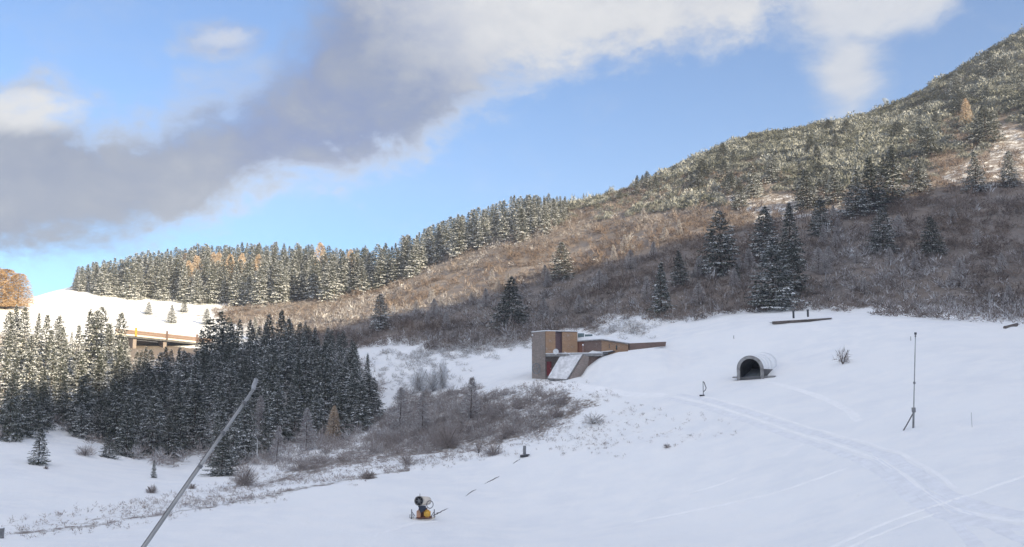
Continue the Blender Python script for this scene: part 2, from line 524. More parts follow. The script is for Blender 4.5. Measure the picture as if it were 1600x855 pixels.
def link(name, me, parent=None, loc=None):
    o = bpy.data.objects.new(name, me)
    COL.objects.link(o)
    if parent is not None: o.parent = parent
    if loc is not None: o.location = loc
    return o


def material(name, rough=0.85, spec=0.2):
    m = bpy.data.materials.new(name)
    m.use_nodes = True
    t = m.node_tree
    N.tree = t
    b = t.nodes["Principled BSDF"]
    b.inputs["Roughness"].default_value = rough
    b.inputs["Specular IOR Level"].default_value = spec
    return m, t, b


def set_col(t, b, c):
    t.links.new(c.s, b.inputs["Base Color"])


def simple(name, col, rough=0.7, metal=0.0, vary=0.25, scale=3.0, spec=0.3):
    m, t, b = material(name, rough, spec)
    b.inputs["Metallic"].default_value = metal
    g = t.nodes.new('ShaderNodeTexCoord')
    n = N.noise(N(g.outputs['Object']), scale, 4.0)
    lo = tuple(c * (1 - vary) for c in col); hi = tuple(min(1, c * (1 + vary)) for c in col)
    set_col(t, b, N.mix(N.smooth(n, 0.3, 0.7), lo, hi))
    return m


def bumped(t, b, h, strength, dist):
    n = t.nodes.new('ShaderNodeBump')
    n.inputs['Strength'].default_value = strength
    n.inputs['Distance'].default_value = dist
    t.links.new(h.s, n.inputs['Height'])
    t.links.new(n.outputs[0], b.inputs['Normal'])


def ground_material():
    m, t, b = material("snow_and_dry_grass", 0.75, 0.25)
    g = t.nodes.new('ShaderNodeNewGeometry')
    a = t.nodes.new('ShaderNodeAttribute'); a.attribute_name = "tint"
    sep = t.nodes.new('ShaderNodeSeparateColor')
    t.links.new(a.outputs['Color'], sep.inputs[0])
    v = N(sep.outputs[0])
    p = N(g.outputs['Position'])
    nb = N.noise(p, 0.35, 6.0, 0.62)
    nf = N.noise(p, 1.7, 5.0, 0.7, 0.4)
    nn = N.noise(p, 0.09, 4.0, 0.5)
    f = nb * 0.45 + nf * 0.55
    # dead grass shows where the cover value beats the snow drift pattern
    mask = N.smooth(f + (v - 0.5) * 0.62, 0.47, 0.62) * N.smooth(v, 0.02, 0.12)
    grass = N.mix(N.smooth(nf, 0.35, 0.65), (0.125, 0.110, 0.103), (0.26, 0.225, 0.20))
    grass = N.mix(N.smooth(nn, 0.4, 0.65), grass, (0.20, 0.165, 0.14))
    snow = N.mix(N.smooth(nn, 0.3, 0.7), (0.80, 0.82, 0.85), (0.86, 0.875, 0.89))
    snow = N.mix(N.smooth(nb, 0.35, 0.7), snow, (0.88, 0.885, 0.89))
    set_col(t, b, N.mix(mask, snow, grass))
    bumped(t, b, nb * 0.7 + nf * 0.6, 0.55, 0.28)
    return m


MAT_GROUND = ground_material()


def grid_mesh(name, P, mats, color=None, smooth=True):
    n, k = P.shape[:2]
    idx = np.arange(n * k).reshape(n, k)
    q = np.stack([idx[:-1, :-1], idx[:-1, 1:], idx[1:, 1:], idx[1:, :-1]], -1).reshape(-1, 4)
    return new_mesh(name, P.reshape(-1, 3), q.ravel(), np.full(len(q), 4), mats, color, smooth=smooth)


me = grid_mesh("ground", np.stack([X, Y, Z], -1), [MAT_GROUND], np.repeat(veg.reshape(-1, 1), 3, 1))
if me.polygons[len(me.polygons) // 2].normal.z < 0:
    me.flip_normals()
prop(link("ground", me), kind="structure")

# the mountain to the south-east whose shadow fills the valley floor
SH = np.array([math.sin(SUN_AZ), math.cos(SUN_AZ)])
SPERP = np.array([-SH[1], SH[0]])
if SPERP[1] < 0: SPERP = -SPERP
CREST = 470.0
TANE = math.tan(SUN_EL)
SHADE_EDGE = [(-40, 668), (40, 652), (100, 628), (200, 588), (300, 556), (400, 528), (500, 515), (600, 503), (700, 480), (800, 455), (880, 425), (960, 410), (1040, 395),
              (1120, 375), (1200, 350), (1290, 332), (1400, 306), (1500, 300), (1600, 292)]
uu, hh = [], []
for px, py in SHADE_EDGE:
    p = hit(px, py, 120)
    s = p[:2] @ SH
    uu.append(p[:2] @ SPERP); hh.append(p[2] + 1.5 + (CREST - s) * TANE)
SHADOW_DEBUG = sorted(zip(uu, hh))
o = np.argsort(uu)
uu = np.array(uu)[o]; hh = np.array(hh)[o]
ug = np.arange(-700, 1301, 12.0)
sm = np.array([np.average(hh, weights=np.exp(-0.5 * ((uu - q) / 16.0) ** 2) + 1e-12 + 1e-4 * np.exp(-np.abs(uu - q) / 60)) for q in ug])
sm = np.where(ug < uu[0], hh[0] + (uu[0] - ug) * 0.10, sm)
sm = np.where(ug > uu[-1], hh[-1] + (ug - uu[-1]) * 0.05, sm)
sm = sm + fbm(ug / 28, ug * 0, 77, 3) * 2.0
cross = [(-290, 0.0), (-220, 0.26), (-140, 0.52), (-62, 0.80), (-20, 0.94), (0, 1.0), (25, 0.93), (90, 0.75), (220, 0.4), (400, 0.0)]
P = np.zeros((len(ug), len(cross), 3))
for k, (off, f) in enumerate(cross):
    base = -16.0
    jit = fbm(ug / 60, ug * 0 + k * 7.3, 91, 3) * (8 if 0 < k < len(cross) - 1 and off else 0)
    P[:, k, :2] = SH[None] * (CREST + off) + SPERP[None] * ug[:, None]
    P[:, k, 2] = base + (sm - base) * f + jit
end = np.clip((ug - ug[0]) / 150, 0, 1) * np.clip((ug[-1] - ug) / 150, 0, 1)
P[:, :, 2] = -16 + (P[:, :, 2] + 16) * end[:, None]
mh = grid_mesh("hills", P, [MAT_GROUND], np.full((P.shape[0] * P.shape[1], 3), 0.55))
if mh.polygons[len(mh.polygons) // 2].normal.z < 0: mh.flip_normals()
prop(link("hills", mh), kind="structure")

# ---------------------------------------------------------------- foliage materials
def tinted(name, dark, light, snow_col=(0.84, 0.86, 0.88), rough=0.8, trans=0.0):
    """tint.r: snow or frost on this spray, tint.g: how pale it is by itself"""
    m, t, b = material(name, rough, 0.15)
    a = t.nodes.new('ShaderNodeAttribute'); a.attribute_name = "tint"
    sep = t.nodes.new('ShaderNodeSeparateColor')
    t.links.new(a.outputs['Color'], sep.inputs[0])
    oi = t.nodes.new('ShaderNodeObjectInfo')
    rnd = N(oi.outputs['Random'])
    base = N.mix(N(sep.outputs[1]), dark, light)
    base = N.mix(rnd * 0.5, base, tuple(0.55 * d + 0.3 * l for d, l in zip(dark, light)))
    set_col(t, b, N.mix(N(sep.outputs[0]), base, snow_col))
    return m


MAT_SPRUCE = tinted("spruce_needles", (0.026, 0.037, 0.034), (0.120, 0.128, 0.076), (0.76, 0.78, 0.80))
MAT_LARCH = tinted("larch_needles", (0.30, 0.19, 0.10), (0.58, 0.40, 0.22), (0.74, 0.66, 0.58))
MAT_TWIG = tinted("bare_twigs", (0.085, 0.066, 0.060), (0.275, 0.21, 0.17), (0.68, 0.69, 0.72))
MAT_THICKET = tinted("thicket_twigs", (0.20, 0.175, 0.172), (0.44, 0.38, 0.35), (0.72, 0.73, 0.76))
MAT_FROST = tinted("frosted_twigs", (0.14, 0.12, 0.11), (0.34, 0.29, 0.25), (0.82, 0.84, 0.87))
MAT_PINE = tinted("dwarf_pine_needles", (0.046, 0.055, 0.045), (0.118, 0.124, 0.094), (0.52, 0.53, 0.51))
MAT_BARK = simple("bark", (0.085, 0.062, 0.048), 0.9, vary=0.4, scale=6)


# ---------------------------------------------------------------- builders of plant geometry
def norm(v):
    return v / np.maximum(np.linalg.norm(v, axis=-1, keepdims=True), 1e-9)


def quads_to_mesh(name, Q, tint, mat):
    """Q: n x 4 x 3 separate quads with a tint per quad"""
    n = len(Q)
    return new_mesh(name, Q.reshape(-1, 3), np.arange(4 * n), np.full(n, 4), [mat], np.repeat(tint, 4, 0))


def tris_to_mesh(name, T, tint, mat):
    n = len(T)
    return new_mesh(name, T.reshape(-1, 3), np.arange(3 * n), np.full(n, 3), [mat], np.repeat(tint, 3, 0))


def cone_mesh(name, pts, radii, mat, sides=7, cap=True):
    """a tapered tube through pts"""
    pts = np.array(pts, float); k = len(pts)
    V = []
    for i in range(k):
        d = pts[min(i + 1, k - 1)] - pts[max(i - 1, 0)]
        d = d / (np.linalg.norm(d) + 1e-9)
        ref = np.array([1.0, 0, 0]) if abs(d[0]) < 0.8 else np.array([0, 1.0, 0])
        a = np.cross(d, ref); a /= np.linalg.norm(a); b = np.cross(d, a)
        for s in range(sides):
            q = 2 * math.pi * s / sides
            V.append(pts[i] + radii[i] * (a * math.cos(q) + b * math.sin(q)))
    Fc, sz = [], []
    for i in range(k - 1):
        for s in range(sides):
            s2 = (s + 1) % sides
            Fc += [i * sides + s, i * sides + s2, (i + 1) * sides + s2, (i + 1) * sides + s]; sz.append(4)
    if cap:
        Fc += list(range(sides))[::-1]; sz.append(sides)
        Fc += [(k - 1) * sides + s for s in range(sides)]; sz.append(sides)
    return new_mesh(name, np.array(V), Fc, sz, [mat], smooth=False)


def spruce_crown(seed, h, r, snow, spread=1.0, droop=0.35):
    """whorls of drooping boughs, every bough a fan of needle sprays with snow lying on the upper ones"""
    g = np.random.default_rng(seed)
    Q, T = [], []
    z = 0.32
    bough = lambda: np.clip(g.beta(1.3, 1.3) * 2.0 * snow, 0, 1)
    lean = g.normal(0, 0.012, 2)
    while z < h - 0.25:
        f = z / h
        prof = (1 - f) ** (0.64 + 0.085 * (seed % 5))
        nb = int(6 + 5 * (1 - f))
        a0 = g.uniform(0, 6.28)
        gap = g.uniform(0.86, 1.12)
        for b in range(nb):
            if g.random() < 0.07: continue
            ang = a0 + 6.283 * b / nb + g.normal(0, 0.20)
            L = r * prof * g.uniform(0.68, 1.16) * gap + 0.16
            if f < 0.06: L *= 0.9
            pitch = -droop * (1 - f) + 0.30 * f + g.normal(0, 0.09)
            out = np.array([math.cos(ang), math.sin(ang), 0])
            lat = np.array([-math.sin(ang), math.cos(ang), 0])
            z0 = z + g.normal(0, 0.12)
            sb = bough()
            n = int(4 + L * 5.0)
            s = np.sqrt(g.uniform(0.06, 1.0, n))
            off = g.uniform(-1, 1, n) * (0.10 + 0.40 * L * (1 - s) ** 0.8 * s * 1.9) * spread
            # the bough sags, then lifts at its tip
            zz = z0 + math.sin(pitch) * L * s + 0.10 * L * s * s * (1 - f) + g.normal(0, 0.05, n)
            c = out[None] * (L * s * math.cos(pitch))[:, None] + lat[None] * off[:, None]
            c[:, 2] += zz
            c[:, 0] += lean[0] * z; c[:, 1] += lean[1] * z
            yaw = np.sign(off + 1e-6) * g.uniform(0.1, 0.8, n)
            d = out[None] * np.cos(yaw)[:, None] + lat[None] * np.sin(yaw)[:, None]
            d[:, 2] = math.sin(pitch) - 0.32 + g.normal(0, 0.22, n)
            d = norm(d)
            w = norm(np.cross(d, np.array([0, 0, 1.0])[None] + g.normal(0, 0.35, (n, 3))))
            ln = g.uniform(0.26, 0.50, n) * (0.70 + 0.30 * L / r); wd = g.uniform(0.09, 0.19, n) * (0.75 + 0.25 * L / r)
            tip = c + d * ln[:, None]
            ba = c - d * (ln * 0.45)[:, None]
            q = np.stack([ba - w * (wd * 0.35)[:, None], c + d * (ln * 0.1)[:, None] - w * wd[:, None], tip, c + d * (ln * 0.1)[:, None] + w * wd[:, None]], 1)
            Q.append(q)
            sn = np.clip(sb * (0.35 + 0.85 * s) + g.normal(0, 0.12, n), 0, 1) * (g.random(n) < 0.55 + 0.4 * sb)
            T.append(np.stack([sn, g.random(n) ** 1.4, np.zeros(n)], 1))
            m = int(n * 0.35)                                   # sprays that hang below the bough
            if m:
                k = g.choice(n, m, replace=False)
                dn = norm(np.stack([g.normal(0, 0.35, m), g.normal(0, 0.35, m), -np.ones(m)], 1))
                w2 = norm(np.cross(dn, out[None] + g.normal(0, 0.4, (m, 3))))
                lh = g.uniform(0.22, 0.48, m)[:, None]
                cc = c[k]
                Q.append(np.stack([cc - w2 * 0.12, cc + dn * lh * 0.6 - w2 * 0.08, cc + dn * lh, cc + w2 * 0.12], 1))
                T.append(np.stack([g.uniform(0, 0.03 + 0.12 * snow * sb, m), g.random(m) * 0.5, np.zeros(m)], 1))
        z += (0.26 + 0.22 * (1 - f)) * g.uniform(0.85, 1.15)
    n = 10                                                        # the leader
    a = g.uniform(0, 6.28, n); zt = g.uniform(h - 0.55, h, n)
    c = np.stack([lean[0] * h + 0 * a, lean[1] * h + 0 * a, zt], 1)
    d = norm(np.stack([np.cos(a) * 0.4, np.sin(a) * 0.4, np.full(n, 0.8)], 1))
    w = norm(np.cross(d, [0, 0, 1.0]))
    Q.append(np.stack([c - w * 0.05, c + d * 0.15 - w * 0.07, c + d * 0.36, c + d * 0.15 + w * 0.07], 1))
    T.append(np.stack([(g.random(n) < snow) * 0.9, g.random(n), 0 * a], 1))
    return np.concatenate(Q), np.concatenate(T)


def feathery_crown(seed, h, r, frost, shape=0.55, dens=1.0):
    """larch and bare broadleaf crowns: fine upswept twigs round a stem"""
    g = np.random.default_rng(seed)
    n = int(900 * dens)
    f = 0.08 + 0.92 * g.uniform(0.0, 1.0, n) ** 1.25
    z = f * h
    rad = r * np.minimum((1 - f) ** shape, (f / 0.16) ** 0.7) * np.sqrt(g.uniform(0.02, 1, n))
    a = g.uniform(0, 6.283, n) + 0.25 * np.sin(z * 2)
    c = np.stack([np.cos(a) * rad, np.sin(a) * rad, z], 1)
    d = norm(np.stack([np.cos(a + g.normal(0, 0.6, n)), np.sin(a + g.normal(0, 0.6, n)), g.normal(0.30, 0.45, n)], 1))
    w = norm(np.cross(d, g.normal(0, 1, (n, 3))))
    ln = g.uniform(0.3, 0.75, n)[:, None]; wd = g.uniform(0.03, 0.075, n)[:, None]
    q = np.stack([c - d * ln * 0.5, c - w * wd, c + d * ln * 0.5, c + w * wd], 1)
    tint = np.stack([np.clip(g.random(n) * frost * 1.6 - 0.1, 0, 1), g.random(n), np.zeros(n)], 1)
    # limbs
    m = 26
    fb = g.uniform(0.12, 0.9, m); ab = g.uniform(0, 6.283, m)
    L = r * np.minimum((1 - fb) ** shape, 1.0) * 0.85
    p0 = np.stack([0 * fb, 0 * fb, fb * h * 0.9], 1)
    dd = np.stack([np.cos(ab) * L, np.sin(ab) * L, L * 0.35], 1)
    ww = norm(np.cross(dd, [0, 0, 1.0])) * 0.04
    q2 = np.stack([p0 - ww, p0 + dd * 0.6 - ww * 0.6, p0 + dd, p0 + ww], 1)
    t2 = np.stack([g.random(m) * 0.4 * frost, g.random(m) * 0.3, np.zeros(m)], 1)
    return np.concatenate([q, q2]), np.concatenate([tint, t2])


def shrub_tris(seed, r, h, n, frost, width=0.045, upright=0.8):
    """a bare bush: slender twigs springing from its foot and forking outward"""
    g = np.random.default_rng(seed)
    a = g.uniform(0, 6.283, n); e = np.arccos(g.uniform(0.05, 1.0, n)) * (1.25 - 0.45 * upright)
    e = np.minimum(e, 1.45)
    d0 = np.stack([np.cos(a) * np.sin(e) * r, np.sin(a) * np.sin(e) * r, np.cos(e) * h], 1)
    s = g.uniform(0.12, 0.85, n)[:, None]
    c = d0 * s + g.normal(0, 0.05, (n, 3)) * [r, r, 0.3 * h]
    d = norm(d0 + g.normal(0, 0.42, (n, 3)) * [r, r, h])
    ln = g.uniform(0.22, 0.55, n)[:, None] * (0.5 * (r + h))
    w = norm(np.cross(d, g.normal(0, 1, (n, 3)))) * (width * g.uniform(0.5, 1.5, n))[:, None]
    c[:, 2] = np.maximum(c[:, 2], 0.02)
    T = np.stack([c - w, c + w, c + d * ln], 1)
    T[:, :, 2] = np.maximum(T[:, :, 2], 0.0)
    tint = np.stack([np.clip(g.random(n) * frost * 1.7 - 0.15, 0, 1) * np.clip(0.4 + s[:, 0], 0, 1), g.random(n), np.zeros(n)], 1)
    return T, tint


def pine_tris(seed, r, h, n, frost):
    """dwarf pine: a low dome of upswept needle tufts"""
    g = np.random.default_rng(seed)
    a = g.uniform(0, 6.283, n); q = np.sqrt(g.random(n))
    c = np.stack([np.cos(a) * q * r, np.sin(a) * q * r, h * (1 - q ** 2.2) * g.uniform(0.35, 1.0, n) + 0.05], 1)
    d = norm(np.stack([np.cos(a) * q * 0.9, np.sin(a) * q * 0.9, np.full(n, 0.6)], 1) + g.normal(0, 0.5, (n, 3)))
    w = norm(np.cross(d, g.normal(0, 1, (n, 3)))) * g.uniform(0.07, 0.15, n)[:, None]
    ln = g.uniform(0.22, 0.42, n)[:, None]
    T = np.stack([c - d * ln * 0.3 - w, c - d * ln * 0.3 + w, c + d * ln], 1)
    tint = np.stack([np.clip(frost * g.uniform(0.5, 1.1, n) * (0.35 + 0.8 * T[:, 2, 2] / h), 0, 1), g.random(n) ** 1.2, np.zeros(n)], 1)
    return T, tint


def scatter_mesh(name, variants, pos, scale, rot, pick, mat, tone=None, frost=None):
    """many plants gathered into one mesh (for growth that nobody could count)"""
    Ts, Cs = [], []
    for k, (T, tint) in enumerate(variants):
        w = np.nonzero(pick == k)[0]
        if not len(w): continue
        c, s = np.cos(rot[w])[:, None, None], np.sin(rot[w])[:, None, None]
        t = T[None]
        x = (t[..., 0] * c - t[..., 1] * s) * scale[w, 0][:, None, None] + pos[w, 0][:, None, None]
        y = (t[..., 0] * s + t[..., 1] * c) * scale[w, 0][:, None, None] + pos[w, 1][:, None, None]
        z = t[..., 2] * scale[w, 1][:, None, None] + pos[w, 2][:, None, None]
        Ts.append(np.stack([x, y, z], -1).reshape(-1, 3, 3))
        cc = np.repeat(tint[None], len(w), 0).copy()
        if tone is not None: cc[..., 1] = np.clip(cc[..., 1] * 0.6 + tone[w][:, None] * 0.5, 0, 1)
        if frost is not None: cc[..., 0] = np.clip(cc[..., 0] * frost[w][:, None], 0, 1)
        Cs.append(cc.reshape(-1, 3))
    return tris_to_mesh(name, np.concatenate(Ts), np.concatenate(Cs), mat)


# ---------------------------------------------------------------- undergrowth: counted as masses
rg = np.random.default_rng(41)


def sample_land(n, px0, px1, d0, d1):
    """random places on the land, even by area"""
    t = rg.uniform(math.atan((px0 - 800) / F), math.atan((px1 - 800) / F), n)
    d = np.sqrt(rg.uniform(d0 * d0, d1 * d1, n))
    x, y = np.sin(t) * d, np.cos(t) * d
    z = ground(x, y)
    px, py = project(x, y, z)
    return np.stack([x, y, z], 1), px, py, d


_steps = np.linspace(0.45, 0.985, 46)


def in_sight(P, up=1.5):
    """does the line from the photographer to the top of a plant at P clear the land?"""
    ok = np.ones(len(P), bool)
    for s in _steps:
        q = P * s
        ok &= ground(q[:, 0], q[:, 1]) < q[:, 2] + up * s + 0.2
    return ok


# bare brushwood over the hillside, dwarf pine above it
PINE_LINE = [(860, 330), (900, 322), (960, 312), (1050, 300), (1130, 300), (1200, 305), (1260, 318), (1330, 300), (1400, 300), (1500, 240), (1600, 225), (1760, 200)]
plx, ply = np.array(PINE_LINE).T
P, px, py, d = sample_land(56000, 320, 1760, 150, 480)
inh = softpoly(px + fbm(P[:, 0] / 8, P[:, 1] / 8, 3, 3) * 16, py + fbm(P[:, 0] / 8, P[:, 1] / 8, 4, 3) * 12, HILL, 10) > 0.5
nz = fbm(P[:, 0] / 26, P[:, 1] / 26, 61, 4)
nz2 = fbm(P[:, 0] / 8, P[:, 1] / 8, 62, 3)
pine_p = np.clip((np.interp(px, plx, ply) - py) / 60 + 0.34 + nz * 1.4 + nz2 * 1.2, 0, 1) * (px > 850)
pine_p = np.where(py > np.interp(px, plx, ply) + 30, 0, pine_p)
gap = softpoly(px, py, [(1130, 300), (1230, 300), (1330, 318), (1310, 345), (1200, 345), (1140, 322)], 10) + softpoly(px, py, [(1560, 190), (1620, 210), (1620, 290), (1480, 290), (1470, 270), (1540, 240)], 10)
keep = inh & in_sight(P)
is_pine = rg.random(len(P)) < pine_p
thin = rg.random(len(P)) < np.where(gap > 0.5, 0.34, np.where(nz2 > 0.26, 0.22, 0.95))
low = np.clip((py - np.interp(px, [520, 900, 1200, 1700], [470, 430, 390, 420])) / 80, 0, 1)
w = np.nonzero(keep & ~is_pine & thin & (rg.random(len(P)) < np.where(d > 260, 0.62, 0.85)))[0]
hill_variants = [shrub_tris(100 + k, 1.25, (1.7, 2.4, 1.4, 2.0, 2.8, 1.6)[k], 40, 0.22 + 0.10 * k, 0.055) for k in range(6)]
hv = rg.integers(0, 6, len(w))
fr = np.clip(0.40 + nz[w] * 1.9 + nz2[w] * 0.9 + 0.85 * low[w] * rg.random(len(w)), 0.0, 1.9)
fr = np.where(rg.random(len(w)) < 0.05, 2.2, fr)
bigb = np.where(rg.random(len(w)) < 0.06, 1.65, 1.0)
sc = np.stack([rg.uniform(0.6, 1.4, len(w)) * bigb, rg.uniform(0.5, 1.30, len(w)) * (1.0 - 0.35 * (d[w] > 330)) * bigb], 1)
mesh = scatter_mesh("brushwood", hill_variants, P[w], sc, rg.uniform(0, 6.28, len(w)), hv, MAT_TWIG, np.clip(0.38 + nz2[w] * 1.1 - nz[w] * 0.6 + rg.normal(0, 0.28, len(w)), 0, 1), fr)
prop(link("brushwood", mesh), "leafless brown brushwood covering the hillside above the snowy meadow", "brushwood", kind="stuff")
w = np.nonzero(keep & is_pine & (gap < 0.5) & (rg.random(len(P)) < 0.80))[0]
pine_variants = [pine_tris(140 + k, 1.5, 1.05 + 0.2 * k, 95, 0.22 + 0.08 * k) for k in range(4)]
bigp = np.where(rg.random(len(w)) < 0.16, 1.7, 1.0)
sc = np.stack([rg.uniform(0.6, 1.45, len(w)) * bigp, rg.uniform(0.6, 1.5, len(w)) * bigp * (1 + 0.5 * nz2[w])], 1)
mesh = scatter_mesh("dwarf_pine_scrub", pine_variants, P[w], sc, rg.uniform(0, 6.28, len(w)), rg.integers(0, 4, len(w)), MAT_PINE, np.clip(0.45 + nz[w] * 1.2 + rg.normal(0, 0.30, len(w)), 0, 1),
                    np.clip(1.0 + nz2[w] * 1.4 + rg.normal(0, 0.45, len(w)), 0.05, 1.9))
prop(link("dwarf_pine_scrub", mesh), "frosted olive dwarf pine covering the upper hillside and ridge", "dwarf pine", kind="stuff")

# thicket on the bank below the building and under the dark wood
THICKET = [(395, 720), (470, 690), (560, 672), (600, 640), (625, 618), (700, 612), (760, 618), (800, 615), (860, 616), (925, 623), (915, 640), (870, 668), (800, 686), (720, 700),
           (660, 712), (560, 722), (470, 735), (400, 740)]
P, px, py, d = sample_land(9000, 380, 970, 95, 190)
nz = fbm(P[:, 0] / 6, P[:, 1] / 6, 71, 3)
ins = softpoly(px + nz * 24, py + nz * 16, THICKET, 10)
core = softpoly(px, py, [(590, 700), (600, 655), (700, 625), (760, 632), (860, 632), (890, 650), (850, 670), (760, 690), (680, 702)], 40)
w = np.nonzero((ins > 0.5) & (rg.random(len(P)) < 0.16 + 0.55 * core + 0.25 * nz) & in_sight(P, 1.0))[0]
th_var = [shrub_tris(200 + k, 1.2, 1.0 + 0.30 * k, 110, 0.20 + 0.12 * (k % 3), 0.026) for k in range(5)]
mesh = scatter_mesh("thicket", th_var, P[w], np.stack([rg.uniform(0.6, 1.25, len(w)), rg.uniform(0.45, 1.15, len(w))], 1), rg.uniform(0, 6.28, len(w)), rg.integers(0, 5, len(w)),
                    MAT_THICKET, np.clip(0.55 + nz[w], 0, 1), np.clip(1.35 + nz[w] * 1.5 + rg.normal(0, 0.5, len(w)), 0.2, 2.6))
prop(link("thicket", mesh), "grey-brown leafless thicket on the bank below the half-buried building", "thicket", kind="stuff")
# rimed low scrub at the foot of the hillside and over the clearing
P, px, py, d = sample_land(16000, 540, 1060, 140, 235)
m_ = np.maximum(softpoly(px, py, [(560, 560), (640, 535), (760, 535), (832, 515), (832, 545), (760, 562), (640, 566)], 14), 0.45 * softpoly(px, py, [(588, 560), (720, 566), (735, 600), (690, 618), (600, 625)], 30))
m_ = np.maximum(m_, 0.7 * softpoly(px, py, [(930, 512), (1000, 496), (1040, 505), (1010, 528), (940, 532)], 16))
m_ = m_ * np.clip(0.55 + 1.5 * fbm(P[:, 0] / 5, P[:, 1] / 5, 93, 3), 0, 1)
w = np.nonzero((rg.random(len(P)) < m_ * 0.42) & in_sight(P, 1.0))[0]
rime_var = [shrub_tris(280 + k, 1.0, 0.9 + 0.25 * k, 60, 0.95, 0.032) for k in range(4)]
mesh = scatter_mesh("rimed_scrub", rime_var, P[w], np.stack([rg.uniform(0.5, 1.3, len(w)), rg.uniform(0.4, 1.2, len(w))], 1), rg.uniform(0, 6.28, len(w)), rg.integers(0, 4, len(w)),
                    MAT_FROST, rg.random(len(w)), rg.uniform(0.5, 1.3, len(w)))
prop(link("rimed_scrub", mesh), "white rimed scrub along the foot of the hillside by the clearing", "scrub", kind="stuff")
# understorey of the dark wood
P, px, py, d = sample_land(9000, -60, 640, 120, 290)
ins = softpoly(px, py, WOOD, 16)
w = np.nonzero((ins > 0.4) & (rg.random(len(P)) < 0.42) & in_sight(P, 2.5))[0]
mesh = scatter_mesh("undergrowth", hill_variants, P[w], np.stack([rg.uniform(0.6, 1.3, len(w)), rg.uniform(0.5, 1.25, len(w))], 1), rg.uniform(0, 6.28, len(w)), rg.integers(0, 6, len(w)),
                    MAT_THICKET, rg.random(len(w)), rg.uniform(0.3, 1.6, len(w)))
prop(link("undergrowth", mesh), "bare grey undergrowth between the trees of the shaded lower wood", "undergrowth", kind="stuff")
# dead grass tufts and weeds on the bank and along the edge of the piste
P, px, py, d = sample_land(60000, -60, 1180, 70, 150)
vg = np.zeros(len(P))
for poly, amt in ((BANK, 0.42), (STRIP, 0.16), (SPECK, 0.12)):
    vg = np.maximum(vg, amt * softpoly(px + nz[rg.integers(0, len(nz), len(P))] * 4, py, poly, 24))
ey = np.interp(px, [-300, 0, 150, 300, 420, 560, 700, 830], [852, 833, 821, 797, 775, 746, 722, 702])
vg = np.maximum(vg, 0.40 * np.exp(-((py - ey) / 4.0) ** 2) * (px < 640) * (px > 20))
vg = vg * np.clip(0.75 + 1.6 * fbm(P[:, 0] / 5, P[:, 1] / 5, 81, 3), 0.0, 1.6)
w = np.nonzero(rg.random(len(P)) < vg)[0]
tuft = [shrub_tris(260 + k, 0.45, 0.5, 16, 0.25, 0.022, 1.0) for k in range(4)]
mesh = scatter_mesh("dry_grass", tuft, P[w], np.stack([rg.uniform(0.5, 1.3, len(w)), rg.uniform(0.4, 1.3, len(w))], 1), rg.uniform(0, 6.28, len(w)), rg.integers(0, 4, len(w)),
                    MAT_THICKET, rg.random(len(w)), rg.uniform(0.2, 1.6, len(w)))
prop(link("dry_grass", mesh), "dead grass poking through the snow on the bank", "grass", kind="stuff")

# ---------------------------------------------------------------- trees: every one its own thing
H0 = 14.0
SPRUCE = {}
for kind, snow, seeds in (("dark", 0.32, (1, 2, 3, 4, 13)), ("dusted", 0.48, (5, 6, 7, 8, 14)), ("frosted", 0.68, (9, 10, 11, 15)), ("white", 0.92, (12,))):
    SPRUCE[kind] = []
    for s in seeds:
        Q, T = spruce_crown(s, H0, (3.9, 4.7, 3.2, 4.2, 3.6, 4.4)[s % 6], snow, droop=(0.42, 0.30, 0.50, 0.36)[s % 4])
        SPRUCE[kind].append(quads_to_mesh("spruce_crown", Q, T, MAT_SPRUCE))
SPRUCE_TRUNK = cone_mesh("spruce_trunk", [(0, 0, -0.8), (0, 0, 0.6), (0, 0, 6), (0, 0, 13.4)], [0.24, 0.20, 0.13, 0.02], MAT_BARK)
LARCH = []
for s in (31, 32, 33):
    Q, T = feathery_crown(s, 12.0, (2.9, 3.3, 2.6)[s - 31], 0.62, 0.55, 3.2)
    LARCH.append(quads_to_mesh("larch_crown", Q, T, MAT_LARCH))
Q, T = feathery_crown(34, 12.0, 2.7, 0.15, 0.36, 4.5)
LARCH_FULL = quads_to_mesh("larch_crown", Q, np.minimum(T * [0.5, 1, 1] + [0, 0.25, 0], 1), MAT_LARCH)
BARE = []
for s in (41, 42, 43):
    Q, T = feathery_crown(s, 9.0, (2.0, 2.4, 1.7)[s - 41], 0.55, 0.62, 1.9)
    BARE.append(quads_to_mesh("bare_crown", Q, T, MAT_THICKET))
BARE_TRUNK = cone_mesh("bare_trunk", [(0, 0, -0.5), (0.05, 0, 2.5), (-0.05, 0.05, 5.5), (0, 0, 8.5)], [0.13, 0.10, 0.06, 0.015], MAT_BARK)
LARCH_TRUNK = cone_mesh("larch_trunk", [(0, 0, -0.5), (0, 0, 4), (0, 0, 11.4)], [0.18, 0.13, 0.02], MAT_BARK)
tr = random.Random(9)


def tree(kind, p, height, width=1.0, label=None, group=None):
    if kind == "larch":
        name, cm, tm, h0 = "larch_tree", (LARCH_FULL if group and group.startswith("golden") else tr.choice(LARCH)), LARCH_TRUNK, 12.0
    elif kind == "bare":
        name, cm, tm, h0 = "bare_tree", tr.choice(BARE), BARE_TRUNK, 9.0
    else:
        name, cm, tm, h0 = "spruce_tree", tr.choice(SPRUCE[kind]), SPRUCE_TRUNK, H0
    root = link(name, None)
    root.empty_display_size = 1.0
    root.location = Vector((float(p[0]), float(p[1]), float(p[2]) - 0.15))
    k = height / h0
    root.scale = (k * width, k * width, k)
    root.rotation_euler = (tr.gauss(0, 0.022), tr.gauss(0, 0.022), tr.uniform(0, 6.28))
    link("trunk", tm, root)
    link("crown", cm, root)
    prop(root, label, "tree", group)
    return root


